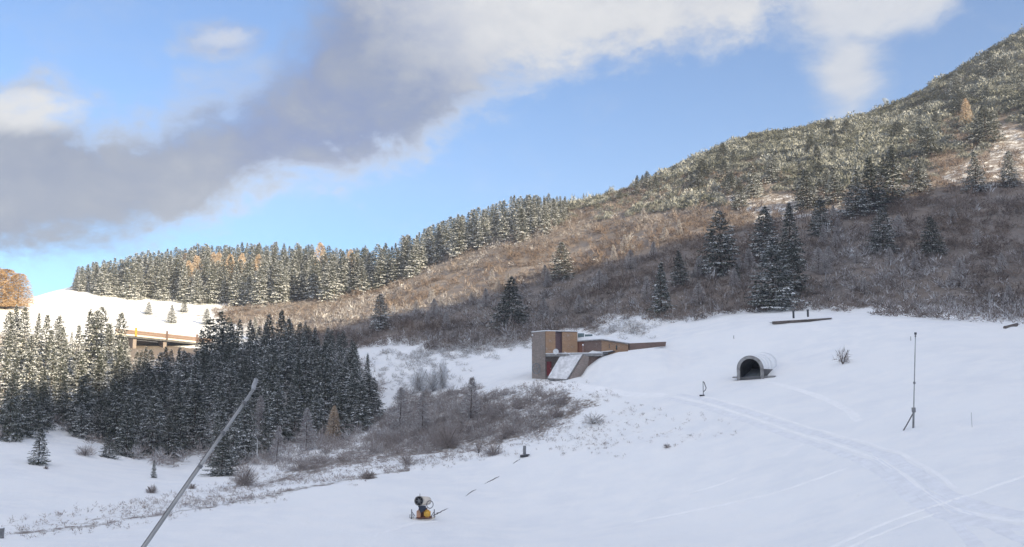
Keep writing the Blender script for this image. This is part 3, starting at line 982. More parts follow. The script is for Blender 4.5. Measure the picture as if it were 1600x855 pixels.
# coverage map of the picture, used so that only trees the photograph shows are built
CW, CH = 800, 428
cover = np.zeros((CH, CW), bool)
_yy, _xx = np.mgrid[0:CH, 0:CW]


def visible_share(p, h, r, mark=True):
    """share of a tree's triangle not yet hidden by nearer trees; marks it as covered"""
    x0, y0 = project(p[0], p[1], p[2]); x1, y1 = project(p[0], p[1], p[2] + h)
    d = math.hypot(p[0], p[1])
    half = r / d * F / 2; x0 /= 2; y0 /= 2; y1 /= 2
    ya, yb = int(max(0, y1)), int(min(CH - 1, y0)); xa, xb = int(max(0, x0 - half)), int(min(CW - 1, x0 + half + 1))
    if yb <= ya or xb <= xa: return 0.0
    sx = _xx[ya:yb, xa:xb]; sy = _yy[ya:yb, xa:xb]
    m = np.abs(sx - x0) <= half * (sy - y1) / max(y0 - y1, 1e-6)
    tot = (half * (y0 - y1))
    free = m & ~cover[ya:yb, xa:xb]
    if mark: cover[ya:yb, xa:xb] |= m
    return free.sum() / max(tot, 1.0)


def wood_places(poly, n, d0, d1, gapm, seed, hmin, hmax):
    """tree places inside a region, kept apart from each other"""
    g = np.random.default_rng(seed)
    xs = [q[0] for q in poly]
    t = g.uniform(math.atan((min(xs) - 800) / F), math.atan((max(xs) - 800) / F), n)
    d = np.sqrt(g.uniform(d0 * d0, d1 * d1, n))
    x, y = np.sin(t) * d, np.cos(t) * d
    z = ground(x, y)
    px, py = project(x, y, z)
    P = np.stack([x, y, z], 1)[inpoly(px, py, poly)]
    out = []
    for p in P:
        if all((p[0] - q[0]) ** 2 + (p[1] - q[1]) ** 2 > gapm * gapm for q in out): out.append(p)
    return [(p, g.uniform(hmin, hmax), g.random()) for p in out]


def shade_height(p):
    """height of the shadow's upper limit above p"""
    u = p[:2] @ SPERP; s = p[:2] @ SH
    return np.interp(u, ug, sm) - (CREST - s) * TANE - p[2]


TREES = []        # (place, height, width, kind, label, group)

# single trees: base column and row, top row, width factor, kind, label
SINGLES = [
    (60, 727, 677, 1.25, "dusted", "small dusted spruce alone on the snow at the left, in front of the wood", None),
    (127, 686, 634, 1.15, "frosted", "small frosted spruce at the wood's lower edge, right of the lone small spruce", None),
    (170, 716, 684, 1.3, "dark", "stunted dark spruce at the foot of the wood, nearest the frosted small one", None),
    (197, 712, 640, 1.0, "dark", "slim dark spruce projecting from the shaded wood over the left snowfield", None),
    (240, 748, 722, 0.8, "dark", "knee-high dark spruce sapling on the open snow below the shaded wood", None),
    (263, 716, 655, 1.0, "dark", "dark narrow spruce at the lower edge of the wood, left of the leaning pole", None),
    (303, 700, 606, 1.1, "dark", "tall dark spruce at the front of the wood left of the leaning pole", None),
    (346, 744, 680, 1.2, "dark", "broad dark spruce just right of the leaning pole, lowest of the wood", None),
    (575, 662, 590, 1.0, "dusted", "dusted spruce at the right-hand end of the shaded wood, beside the clearing", None),
    (595, 516, 462, 1.25, "frosted", "frosted round-topped spruce alone in the brushwood above the dark wood", None),
    (797, 512, 434, 1.35, "dark", "broad dark spruce in the brushwood just left of the half-buried building", None),
    (878, 436, 380, 1.2, "dusted", "dusted spruce in mid-hillside brushwood high above the building's tower", None),
    (816, 378, 326, 1.15, "frosted", "frosted spruce standing just below the skyline row of spruces", None),
    (514, 471, 411, 1.15, "frosted", "frosted spruce standing clear in front of the left skyline wood", None),
    (565, 458, 406, 1.0, "frosted", "slim frosted spruce in front of the right end of the skyline wood", None),
    (1034, 495, 413, 1.1, "dusted", "dusted spruce rising from the lower brushwood right of the building", None),
    (1064, 446, 394, 1.1, "dark", "small dark spruce just above right of the dusted one over the snowy meadow", None),
    (1127, 430, 333, 1.1, "dusted", "tall dusted spruce alone in the middle of the hillside brushwood", None),
    (1152, 441, 414, 1.4, "dark", "low dark spruce bush at the foot of the tall hillside spruce", None),
    (1197, 406, 326, 1.2, "dusted", "dusted spruce upper left in the hillside clump over the tunnel mouth", None),
    (1235, 420, 322, 0.95, "dark", "slim dark spruce at the top of the hillside clump over the tunnel mouth", None),
    (1210, 484, 388, 1.45, "frosted", "broad frosted spruce at the bottom of the hillside clump, nearest the vents", None),
    (1237, 460, 385, 1.1, "dark", "dark spruce at the right side of the hillside clump above the vents", None),
    (1282, 368, 312, 1.2, "dusted", "dusted spruce below the sunlit gap, alone at the shadow's edge", None),
    (1305, 318, 264, 1.2, "frosted", "frosted spruce leftmost in the sunlit cluster on the hillside", None),
    (1337, 339, 268, 1.15, "frosted", "frosted spruce lowest in the sunlit cluster on the hillside", None),
    (1366, 331, 250, 1.2, "dark", "tall dark spruce in the middle of the sunlit hillside cluster", None),
    (1395, 316, 235, 1.25, "dusted", "dusted spruce behind the middle of the sunlit hillside cluster", None),
    (1437, 302, 250, 1.2, "frosted", "frosted spruce rightmost in the sunlit hillside cluster", None),
    (1380, 395, 330, 1.05, "dusted", "dusted spruce in the shade directly below the sunlit cluster", None),
    (1458, 400, 344, 1.05, "dark", "dark spruce in the shaded brushwood above the tall thin lance", None),
    (1526, 300, 243, 1.1, "frosted", "frosted spruce on the right hillside at the rim of the shadow", None),
    (1578, 292, 243, 1.0, "frosted", "slim frosted spruce near the right border at the rim of the shadow", None),
    (1541, 224, 172, 1.4, "dusted", "broad dusted spruce high among dwarf pines, beside the orange larch", None),
    (1452, 246, 202, 1.4, "dusted", "squat dusted spruce among the dwarf pines above the sunlit cluster", None),
    (1155, 326, 280, 1.2, "dusted", "dusted spruce lower left of the pair above the sunlit gap", None),
    (1178, 308, 262, 1.2, "frosted", "frosted spruce upper right of the pair above the sunlit gap", None),
    (1206, 286, 242, 1.2, "frosted", "frosted spruce highest on the left part of the dwarf-pine slope", None),
    (1262, 326, 266, 1.35, "dusted", "round dusted spruce between the sunlit gap and the sunlit cluster", None),
    (268, 506, 479, 1.15, "frosted", "small frosted spruce on the sunlit clearing above the bridge", None),
    (287, 489, 464, 1.1, "dusted", "small dusted spruce at the upper edge of the sunlit clearing, under the skyline wood", None),
    (232, 492, 474, 1.2, "dusted", "tiny dusted spruce on the left part of the sunlit clearing above the bridge", None),
    (322, 508, 484, 1.1, "frosted", "small frosted spruce at the right end of the sunlit clearing", None),
    (398, 530, 498, 0.9, "white", "small snow-white spruce at the top of the dark wood, right of the bridge", None),
    (912, 316, 300, 0.8, "white", "tiny snow-white spruce tip where the bushy ridge meets the sky", None),
    (520, 692, 638, 1.2, "larch", "orange larch in the thicket at the foot of the dark wood", None),
    (1511, 200, 158, 1.3, "larch", "orange larch high among the dwarf pines near the right border", None),
    (8, 484, 430, 2.3, "larch", "broad golden larch against the sky at the left border", "golden larches at the left border"),
    (27, 484, 436, 2.1, "larch", "golden larch against the sky, right of the broad one at the left border", "golden larches at the left border"),
    (-10, 484, 428, 2.2, "larch", "golden larch cut by the left border of the view", "golden larches at the left border"),
    (500, 452, 382, 1.2, "larch", "pale pinkish larch rising from the skyline wood near its right end", None),
    (547, 446, 392, 1.2, "larch", "pale larch on the skyline next to the bluish spruces", None),
]
rs_ = random.Random(77)
for _ in range(34):
    cx = rs_.uniform(960, 1590)
    top_ = np.interp(cx, [960, 1100, 1200, 1300, 1400, 1500, 1600], [300, 245, 215, 200, 185, 135, 85])
    by = rs_.uniform(top_ + 10, np.interp(cx, plx, ply) + 5)
    if by - top_ < 10: continue
    SINGLES.append((cx, by, by - rs_.uniform(17, 34), rs_.uniform(1.2, 1.6), rs_.choice(["dusted", "frosted", "dusted", "dark"]),
                    "stunted spruce scattered among the dwarf pines of the upper hillside", "stunted spruces among the dwarf pines"))
for cx, by, ty, wf, kind, lab, grp in SINGLES:
    p = hit(cx, by - 1, 100)
    d = math.hypot(p[0], p[1])
    h = max((by - ty) / F * d * 1.03, 1.0)
    TREES.append((p, h, wf * (1.12 if kind != 'larch' else 1.0), kind, lab, grp))

WOOD_A = [(-40, 692), (20, 690), (80, 662), (130, 680), (200, 706), (260, 716), (310, 706), (345, 735), (400, 716), (470, 690), (530, 690), (585, 664), (592, 610), (575, 566), (545, 552),
          (480, 545), (400, 548), (345, 556), (312, 566), (210, 570), (180, 545), (120, 552), (60, 545), (0, 545), (-40, 545)]
g3 = random.Random(5)
LOW_SKY = [(-40, 478), (0, 476), (30, 470), (60, 476), (88, 488), (104, 512), (116, 510), (126, 488), (150, 472), (172, 472), (190, 486), (199, 520), (206, 541), (250, 536), (306, 538), (314, 505), (330, 478),
           (360, 482), (380, 495), (400, 503), (420, 490), (437, 480), (455, 492), (480, 500), (500, 506), (525, 508), (548, 524), (570, 540), (582, 570), (596, 600)]
UP_SKY = [(100, 424), (125, 412), (160, 404), (250, 384), (330, 376), (450, 376), (500, 382), (560, 384), (640, 370)]
ROW_SKY = [(580, 382), (650, 360), (700, 335), (750, 321), (800, 304), (850, 300), (890, 308)]


def cap_height(p, h, sky):
    px, py = project(p[0], p[1], p[2] + h)
    sx, sy = np.array(sky).T
    lim = np.interp(px, sx, sy) + g3.uniform(0, 11)
    return h - max(0.0, float(lim - py)) / F * math.hypot(p[0], p[1])


lsx, lsy = np.array(LOW_SKY).T
for p, h, q in wood_places(WOOD_A, 5200, 125, 290, 3.5, 301, 8.8, 13.0):
    if p[1] > 205: h *= 1.42
    px, py = project(*p)
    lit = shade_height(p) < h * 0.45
    if py > 660: h *= 0.76
    dd = math.hypot(p[0], p[1])
    top = project(p[0], p[1], p[2] + h)[1]
    cap = np.interp(px, lsx, lsy) + g3.uniform(0, 12)
    if top < cap: h -= (cap - top) / F * dd
    if h < 4.5: continue
    if q < 0.11:
        TREES.append((p, h * 0.72, 1.25, "bare", "bare grey-brown tree among the spruces of the lower wood", "bare trees in the lower wood")); continue
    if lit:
        k = "frosted" if q > 0.25 else "dusted"  # frost partly stands for sunlight: lit trees get paler kinds, shaded ones darker
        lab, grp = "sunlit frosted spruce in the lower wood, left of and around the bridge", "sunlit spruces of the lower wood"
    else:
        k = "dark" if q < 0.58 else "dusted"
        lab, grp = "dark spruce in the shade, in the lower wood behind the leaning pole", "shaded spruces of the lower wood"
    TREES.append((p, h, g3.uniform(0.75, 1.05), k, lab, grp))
WOOD_B = [(112, 452), (150, 462), (200, 467), (290, 474), (400, 480), (470, 472), (540, 464), (620, 446), (640, 420), (560, 418), (470, 420), (300, 425), (200, 440), (130, 446)]
for p, h, q in wood_places(WOOD_B, 5200, 350, 520, 4.1, 302, 12.5, 17.0):
    px, py = project(*p)
    if px < 200: h *= 0.86 + 0.14 * (px - 110) / 90
    h = cap_height(p, h, UP_SKY)
    if h < 5: continue
    if 270 < px < 420 and 440 < py < 460 and q < 0.62:
        TREES.append((p, h * 0.9, 1.2, "larch", "pale orange larch in the middle of the left skyline wood", "pale larches in the skyline wood")); continue
    k = "frosted" if q > 0.32 else ("dusted" if q > 0.08 else "dark")
    TREES.append((p, h, g3.uniform(0.82, 1.1), k, "frosted spruce of the dense wood along the left skyline above the clearing", "spruces of the left skyline wood"))
WOOD_C = [(590, 452), (650, 432), (690, 408), (740, 394), (800, 376), (850, 366), (882, 350), (884, 326), (800, 340), (720, 372), (640, 412), (590, 425)]
for p, h, q in wood_places(WOOD_C, 2600, 300, 480, 5.2, 303, 13.0, 17.0):
    h = cap_height(p, h, ROW_SKY)
    if h < 5: continue
    k = "frosted" if q > 0.25 else "dusted"
    TREES.append((p, h, g3.uniform(0.8, 1.05), k, "frosted spruce in the row climbing the skyline beside the bushy hill", "spruces of the climbing skyline row"))

TREES.sort(key=lambda e: math.hypot(e[0][0], e[0][1]))
rank = []
for e in TREES:
    p, h, wf, kind, lab, grp = e
    share = visible_share(p, h, 3.9 * h / 14 * wf * 0.8)
    if grp and not grp.startswith(("golden", "stunted")) and share < (0.15 if grp.endswith('lower wood') else 0.06): continue
    size = share * (h / math.hypot(p[0], p[1])) ** 2 * wf
    rank.append((0 if not grp or grp.startswith(("golden", "stunted")) or kind in ("larch", "bare") else 1, -size, e))
rank.sort(key=lambda q: (q[0], q[1]))
own, rest = 0, []
for always, _, (p, h, wf, kind, lab, grp) in rank:
    if kind not in ("larch", "bare"):
        if own >= 296:
            rest.append((p, h, wf, kind)); continue
        own += 1
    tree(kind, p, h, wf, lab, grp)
# the trees beyond three hundred, smallest in the picture: one mass
if rest:
    Vs, Cs = [], []
    for p, h, wf, kind in rest:
        me = tr.choice(SPRUCE[kind])
        v = np.empty(len(me.vertices) * 3, np.float32); me.vertices.foreach_get("co", v); v = v.reshape(-1, 3)
        c = np.empty(len(me.vertices) * 4, np.float32); me.color_attributes["tint"].data.foreach_get("color", c)
        k = h / H0; a = tr.uniform(0, 6.28); ca, sa = math.cos(a), math.sin(a)
        Vs.append(np.stack([(v[:, 0] * ca - v[:, 1] * sa) * k * wf + p[0], (v[:, 0] * sa + v[:, 1] * ca) * k * wf + p[1], v[:, 2] * k + p[2] - .15], 1))
        Cs.append(c.reshape(-1, 4)[:, :3])
    V = np.concatenate(Vs); n = len(V) // 4
    me = new_mesh("forest", V, np.arange(4 * n), np.full(n, 4), [MAT_SPRUCE], np.concatenate(Cs))
    prop(link("forest", me), "farther half-hidden spruces filling the woods behind the nearer ones", "forest", kind="stuff")

# ---------------------------------------------------------------- built things
MAT_STONE = None


def boards_material(name, c1, c2, scale, vertical=False, snowy=0.0):
    """weathered boarding or coursed stone with irregular tone, some rime on it"""
    m, t, b = material(name, 0.85, 0.15)
    g = t.nodes.new('ShaderNodeTexCoord')
    o = N(g.outputs['Object'])
    br = t.nodes.new('ShaderNodeTexBrick')
    mp = t.nodes.new('ShaderNodeMapping')
    mp.inputs['Rotation'].default_value = (math.pi / 2, 0, 0)
    t.links.new(o.s, mp.inputs[0])
    t.links.new(mp.outputs[0], br.inputs['Vector'])
    br.inputs['Scale'].default_value = scale
    br.inputs['Color1'].default_value = (*c1, 1)
    br.inputs['Color2'].default_value = (*c2, 1)
    br.inputs['Mortar'].default_value = (*[c * 0.55 for c in c1], 1)
    br.inputs['Mortar Size'].default_value = 0.012
    br.inputs['Brick Width'].default_value = 0.9
    br.inputs['Row Height'].default_value = 0.16
    n = N.noise(o, 1.1, 6.0, 0.65)
    n2 = N.noise(o, 5.0, 4.0, 0.6)
    c = N.mix(N.smooth(n, 0.35, 0.70) * 0.55, N(br.outputs[0]), tuple(x * 0.52 for x in c1))
    c = N.mix(N.smooth(n2 * 0.5 + n * 0.5, 0.52, 0.68) * snowy, c, (0.72, 0.73, 0.76))
    set_col(t, b, c)
    return m


M_STONE = boards_material("grey_stone", (0.29, 0.245, 0.225), (0.37, 0.315, 0.285), 1.6, snowy=0.35)
M_WOOD = boards_material("tan_shingle", (0.46, 0.30, 0.19), (0.36, 0.225, 0.14), 2.2, snowy=0.3)
M_MAUVE = boards_material("mauve_boarding", (0.17, 0.115, 0.13), (0.22, 0.15, 0.155), 2.0, snowy=0.15)
M_BROWN = boards_material("brown_boarding", (0.24, 0.17, 0.145), (0.20, 0.14, 0.12), 2.0, snowy=0.2)
M_RUST = boards_material("rust_boarding", (0.27, 0.125, 0.085), (0.22, 0.10, 0.07), 2.0, snowy=0.1)
M_CONC = simple("concrete", (0.27, 0.265, 0.265), 0.9, vary=0.3, scale=1.5)
M_DARKCONC = simple("dark_concrete", (0.10, 0.10, 0.105), 0.9, vary=0.3, scale=1.5)
M_SNOWCAP = simple("lying_snow", (0.84, 0.86, 0.885), 0.8, vary=0.04, scale=2.0)
M_PATCHY = simple("patchy_snow", (0.70, 0.705, 0.73), 0.85, vary=0.18, scale=1.6)
M_RED = simple("red_paint", (0.27, 0.06, 0.065), 0.6)
M_GLASS = simple("dark_teal_glass", (0.03, 0.065, 0.075), 0.15, vary=0.2, spec=0.5)
M_TEAL = simple("teal_panel", (0.15, 0.22, 0.235), 0.5, vary=0.2)
M_METAL = simple("galvanised_steel", (0.36, 0.37, 0.39), 0.45, 0.5, vary=0.15)
M_LANCE = simple("pale_alloy_tube", (0.33, 0.335, 0.34), 0.5, 0.3, vary=0.2, scale=1.2)
M_DARK = simple("dark_grey_steel", (0.055, 0.058, 0.068), 0.55, 0.2)
M_BLACK = simple("black_mesh", (0.022, 0.022, 0.025), 0.8)
M_CREAM = simple("cream_paint", (0.66, 0.60, 0.52), 0.5, vary=0.12)
M_YELLOW = simple("yellow_paint", (0.62, 0.36, 0.06), 0.5, vary=0.18)
M_ORANGE = simple("faded_orange_paint", (0.46, 0.26, 0.17), 0.6, vary=0.25)
M_NAVY = simple("navy_panel", (0.045, 0.055, 0.085), 0.6)
M_HOSE = simple("black_hose", (0.11, 0.11, 0.115), 0.7)
M_WHITE = simple("white_enamel", (0.74, 0.75, 0.77), 0.5, vary=0.06)
M_GREYP = simple("grey_painted_steel", (0.20, 0.205, 0.215), 0.6, vary=0.25)
M_TIMBER = simple("weathered_timber", (0.13, 0.11, 0.10), 0.9, vary=0.4, scale=2.5)
M_RAIL = boards_material("reddish_boarding", (0.33, 0.24, 0.20), (0.28, 0.20, 0.17), 1.2, snowy=0.25)


class MB:
    """collects simple solids and links them as one mesh"""

    def __init__(s):
        s.v, s.f = [], []

    def add(s, verts, faces):
        n = len(s.v)
        s.v += [tuple(float(c) for c in q) for q in verts]
        s.f += [tuple(i + n for i in f) for f in faces]
        return s

    def prism(s, poly, z0, z1):
        """upright solid over a plan outline; z1 may be one height per corner"""
        n = len(poly)
        a = [(x, y, z0 if np.isscalar(z0) else z0[i]) for i, (x, y) in enumerate(poly)]
        b = [(x, y, z1 if np.isscalar(z1) else z1[i]) for i, (x, y) in enumerate(poly)]
        s.add(a + b, [tuple(range(n))[::-1], tuple(range(n, 2 * n))] + [(i, (i + 1) % n, n + (i + 1) % n, n + i) for i in range(n)])
        return s

    def box(s, c, size, R=None):
        V = np.array([(x, y, z) for x in (-.5, .5) for y in (-.5, .5) for z in (-.5, .5)]) * np.array(size)
        if R is not None: V = V @ np.array(R).T
        return s.add(V + np.array(c), [(0, 1, 3, 2), (4, 6, 7, 5), (0, 4, 5, 1), (2, 3, 7, 6), (0, 2, 6, 4), (1, 5, 7, 3)])

    def slab(s, quad, thick):
        """four corners given a thickness along their normal"""
        q = np.array(quad, float)
        nrm = np.cross(q[1] - q[0], q[3] - q[0]); nrm /= np.linalg.norm(nrm)
        return s.add(list(q) + list(q - nrm * thick), [(0, 1, 2, 3), (7, 6, 5, 4), (0, 4, 5, 1), (1, 5, 6, 2), (2, 6, 7, 3), (3, 7, 4, 0)])

    def tube(s, pts, r, sides=10, cap=True):
        pts = np.array(pts, float); k = len(pts)
        r = [r] * k if np.isscalar(r) else r
        V, Fc = [], []
        prev = None
        for i in range(k):
            d = pts[min(i + 1, k - 1)] - pts[max(i - 1, 0)]; d /= np.linalg.norm(d) + 1e-9
            if prev is None:
                ref = np.array([0, 0, 1.0]) if abs(d[2]) < 0.9 else np.array([1.0, 0, 0])
                a = np.cross(d, ref)
            else:
                a = prev - d * (prev @ d)
            a /= np.linalg.norm(a); prev = a
            b = np.cross(d, a)
            V += [pts[i] + r[i] * (a * math.cos(2 * math.pi * q / sides) + b * math.sin(2 * math.pi * q / sides)) for q in range(sides)]
        for i in range(k - 1):
            for q in range(sides):
                q2 = (q + 1) % sides
                Fc.append((i * sides + q, i * sides + q2, (i + 1) * sides + q2, (i + 1) * sides + q))
        if cap:
            Fc += [tuple(range(sides))[::-1], tuple((k - 1) * sides + q for q in range(sides))]
        return s.add(V, Fc)

    def ball(s, c, r, n=10, sq=(1, 1, 1)):
        V = [(0, 0, -1)]
        for i in range(1, n):
            a = math.pi * i / n - math.pi / 2
            V += [(math.cos(a) * math.cos(2 * math.pi * q / n), math.cos(a) * math.sin(2 * math.pi * q / n), math.sin(a)) for q in range(n)]
        V.append((0, 0, 1))
        Fc = [(0, 1 + (q + 1) % n, 1 + q) for q in range(n)]
        for i in range(n - 2):
            for q in range(n):
                Fc.append((1 + i * n + q, 1 + i * n + (q + 1) % n, 1 + (i + 1) * n + (q + 1) % n, 1 + (i + 1) * n + q))
        t = len(V) - 1
        Fc += [(t, 1 + (n - 2) * n + q, 1 + (n - 2) * n + (q + 1) % n) for q in range(n)]
        return s.add(np.array(V) * r * np.array(sq) + np.array(c), Fc)

    def build(s, name, mat, parent=None, bevel=0.0, smooth=False):
        me = bpy.data.meshes.new(name)
        me.from_pydata(s.v, [], s.f)
        import bmesh
        bm = bmesh.new(); bm.from_mesh(me)
        bmesh.ops.recalc_face_normals(bm, faces=bm.faces)
        if bevel: bmesh.ops.bevel(bm, geom=bm.edges, offset=bevel, segments=2, affect='EDGES', clamp_overlap=True)
        bm.to_mesh(me); bm.free()
        if smooth: me.polygons.foreach_set("use_smooth", np.ones(len(me.polygons), bool))
        me.materials.append(mat)
        return link(name, me, parent)


def thing(name, loc, label, cat, group=None, rz=0.0):
    o = link(name, None)
    o.location = Vector([float(c) for c in loc]); o.rotation_euler.z = rz
    return prop(o, label, cat, group)


# --- half-buried building
b0 = at_dist(866, 585, 151.0)
bd = thing("half_buried_building", (b0[0], b0[1], 0), "half-buried building with stone and tan shingle tower and low snow-topped wing", "building")
O = np.array([b0[0], b0[1], 0])


def pl(px, d, py=None):
    """plan position (relative to the building) in bearing px at distance d; with py also the height"""
    q = at_dist(px, 560 if py is None else py, d)
    return (q[0] - O[0], q[1] - O[1]) if py is None else q - O


def hz(py, d):
    return float(at_dist(880, py, d)[2])


zt, zb = hz(518, 151), hz(592, 151) - 1.0
zmid = hz(553, 150)
# tower: grey flank, tan front, mauve recess, tan front
A, B_, C_, D_, E_ = pl(831, 154), pl(852, 150.4), pl(868, 150.9), pl(878.5, 151.3), pl(902.5, 152.2)
A2, E2 = (A[0] + 1.2, A[1] + 7), (E_[0] + 0.4, E_[1] + 6)
MB().prism([A, (B_[0], B_[1]), (B_[0] + .05, B_[1] + 6.5), A2], zb, zt).build("stone_flank", M_STONE, bd)
e = 0.06
MB().prism([(B_[0] + .05, B_[1]), (C_[0], C_[1]), (C_[0], C_[1] + 6), (B_[0] + .1, B_[1] + 6)], zmid - 0.2, zt + 0.02).build("shingle_front", M_WOOD, bd)
MB().prism([(C_[0] + .01, C_[1] + .55), (D_[0] - .01, D_[1] + .55), (D_[0] - .01, D_[1] + 5.5), (C_[0] + .01, C_[1] + 5.5)], zmid - 0.2, zt - 0.12).build("recess", M_MAUVE, bd)
MB().prism([(D_[0], D_[1]), (E_[0], E_[1]), (E_[0] + .3, E_[1] + 5.8), (D_[0], D_[1] + 5.8)], zmid - 0.2, zt - 0.05).build("shingle_front", M_WOOD, bd)
MB().prism([(A[0] - .05, A[1] - .05), (B_[0], B_[1] - .12), (E_[0] + .12, E_[1] - .12), (E2[0], E2[1]), (A2[0], A2[1])], zt + 0.03, [zt + .16, zt + .18, zt + .12, zt + .3, zt + .3]).build("roof_snow", M_SNOWCAP, bd)
# lower storey under the terrace
MB().prism([(B_[0] + .02, B_[1] + .35), (C_[0] + 1.6, C_[1] + .35), (C_[0] + 1.6, C_[1] + 4), (B_[0] + .02, B_[1] + 4)], zb, zmid - 0.22).build("lower_wall", M_STONE, bd)
dr = MB().prism([pl(854.3, 150.55), pl(861.5, 150.75), pl(861.5, 150.95), pl(854.3, 150.9)], hz(587, 150.6), hz(565, 150.6)).build("door", M_RED, bd, bevel=0.02)
MB().ball((*pl(860.6, 150.6), hz(576, 150.6)), 0.07, 8).build("handle", M_METAL, dr)
# the low wing, angled at its corner
F_, G_, H_ = pl(901, 152.6), pl(940, 149.8), pl(982, 153.0)
wt_F, wt_G, wt_H = hz(534.5, 152.6), hz(532, 149.8), hz(538.5, 153)
back = [(H_[0] + .5, H_[1] + 5), (F_[0], F_[1] + 6)]
lowz = hz(570, 150)
MB().prism([F_, pl(913, 151.75), (pl(913, 151.75)[0] + .3, F_[1] + 5.8), (F_[0], F_[1] + 5.8)], lowz, wt_F).build("rust_wall", M_RUST, bd)
MB().prism([pl(913.1, 151.72), (G_[0], G_[1]), (G_[0] + .2, G_[1] + 6), (pl(913.1, 151.7)[0] + .4, F_[1] + 5.7)], lowz, [wt_F + .02, wt_G, wt_G, wt_F]).build("wing_wall", M_BROWN, bd)
wg = MB().prism([(G_[0] + .02, G_[1]), H_, (H_[0] + .5, H_[1] + 5), (G_[0] + .3, G_[1] + 5.9)], lowz - 1, [wt_G + .01, wt_H, wt_H, wt_G]).build("shingle_wing", M_WOOD, bd)
dpl = lambda px: 149.8 + (px - 940) / 42 * 3.2
for px, w, h0, h1 in ((952, 1.6, 545, 537.5), (963, 3.8, 547, 539.5)):
    q = MB().prism([pl(px - w / 2, dpl(px) - .05), pl(px + w / 2, dpl(px) - .05), pl(px + w / 2, dpl(px) + .12), pl(px - w / 2, dpl(px) + .12)], hz(h0, 151), hz(h1, 151)).build("window", M_BROWN, bd)
    MB().prism([pl(px - w / 2 + .5, dpl(px) - .08), pl(px + w / 2 - .5, dpl(px) - .08), pl(px + w / 2 - .5, dpl(px)), pl(px - w / 2 + .5, dpl(px))], hz(h0 - .8, 151), hz(h1 + .8, 151)).build("pane", M_GLASS, q)
rs = [(F_[0] - .05, F_[1] - .3), (G_[0], G_[1] - .35), (H_[0] + .2, H_[1] - .3), (H_[0] + .6, H_[1] + 5.2), (G_[0] + .3, G_[1] + 6), (F_[0], F_[1] + 6)]
zs = [wt_F, wt_G, wt_H, wt_H + .3, wt_G + .35, wt_F + .35]
MB().prism(rs, [z + .03 for z in zs], [z + .17 for z in zs]).build("eaves", M_CONC, bd)
MB().prism([(x, y + .06) for x, y in rs], [z + .18 for z in zs], [z + (.30, .31, .27, .62, .72, .7)[i] for i, z in enumerate(zs)]).build("roof_snow", M_SNOWCAP, bd)
# long parapet running out of the wing into the snow
MB().slab([pl(981, 153.4, 547.5), pl(1037, 158, 541), pl(1038, 158, 534.2), pl(981, 153.4, 536.8)], -0.5).build("parapet", M_BROWN, bd)
MB().slab([pl(981, 153.3, 536.6), pl(1038.5, 157.9, 534.0), pl(1038.5, 158.6, 533.2), pl(981, 154.0, 535.8)], 0.12).build("parapet_snow", M_SNOWCAP, bd)
# terrace slab with its snow, the canopy over it
ts = [pl(852.5, 149.6), pl(880, 148.6), pl(938, 147.9), pl(950, 150.2), pl(902, 152.5), pl(853, 150.6)]
MB().prism(ts, zmid - .46, zmid - .02).build("terrace", M_CONC, bd, bevel=0.03)
MB().prism([(x, y + .05) for x, y in ts], zmid, [zmid + .10, zmid + .12, zmid + .14, zmid + .2, zmid + .1, zmid + .1]).build("terrace_snow", M_SNOWCAP, bd)
MB().slab([pl(917, 149.0, 552.4), pl(952, 148.6, 549.8), pl(961, 151.4, 548.0), pl(926, 151.6, 547.8)], 0.16).build("canopy", M_DARK, bd)
MB().slab([pl(919, 149.1, 551.3), pl(950, 148.9, 548.8), pl(958, 151.3, 547.2), pl(928, 151.4, 546.8)], 0.10).build("canopy_snow", M_SNOWCAP, bd)
# sloping buttress: stone cheek and snow-covered top
q0, q1, q2, q3 = pl(855.5, 147.7, 592), pl(885, 145.8, 594), pl(909.5, 148.0, 555.2), pl(876, 149.0, 556.6)
ns = MB().slab([q0, q1, q2, q3], 0.45)
ns.build("buttress_ramp", M_CONC, bd)
rsn = MB().slab([np.array(q) + [0, -.06, .16] for q in (q0, q1, q2, q3)], 0.12).build("ramp_snow", M_PATCHY, bd)
k0, k1, k2, k3 = pl(885.6, 146.2, 595), pl(912, 148.5, 592), pl(917.5, 148.6, 557.5), pl(909.8, 148.2, 555.6)
MB().slab([k0, k1, k2, k3], -0.5).build("stone_cheek", M_STONE, bd)
MB().slab([pl(911, 148.75, 592), pl(934, 149.1, 588), pl(934, 149.1, 557.6), pl(911, 148.75, 557.6)], -0.4).build("rear_wall", M_BROWN, bd)
MB().slab([pl(914, 148.66, 579), pl(931, 148.95, 574), pl(932, 148.95, 558.6), pl(914, 148.66, 558.6)], -0.06).build("window", M_GLASS, bd)
# dish, lamp, antenna arm, wheel-like vent on the flank, teal plant box behind
ds = link("satellite_dish", None, bd); dc = pl(868.5, 148.5, 549.5); ds.location = Vector([float(c) for c in dc])
k = 14; R_ = 0.46
dv = [(0, .10, 0)] + [(R_ * .55 * math.cos(6.283 * i / k), .06, R_ * .55 * math.sin(6.283 * i / k)) for i in range(k)] + [(R_ * math.cos(6.283 * i / k), -.05, R_ * math.sin(6.283 * i / k)) for i in range(k)]
df = [(0, 1 + i, 1 + (i + 1) % k) for i in range(k)] + [(1 + i, 1 + k + i, 1 + k + (i + 1) % k, 1 + (i + 1) % k) for i in range(k)]
MB().add(dv, df).add([(x, y + .03, z) for x, y, z in dv], [f[::-1] for f in df]).build("reflector", M_WHITE, ds)
MB().tube([(0, .1, 0), (0, .35, -.35), (0, .4, -.55)], .035, 8).tube([(0, 0, -.4), (0.05, -.35, -.05)], .02, 6).build("arm", M_METAL, ds)
lp = link("terrace_lamp", None, bd); lc = pl(911, 148.3, 553.2); lp.location = Vector([float(c) for c in lc])
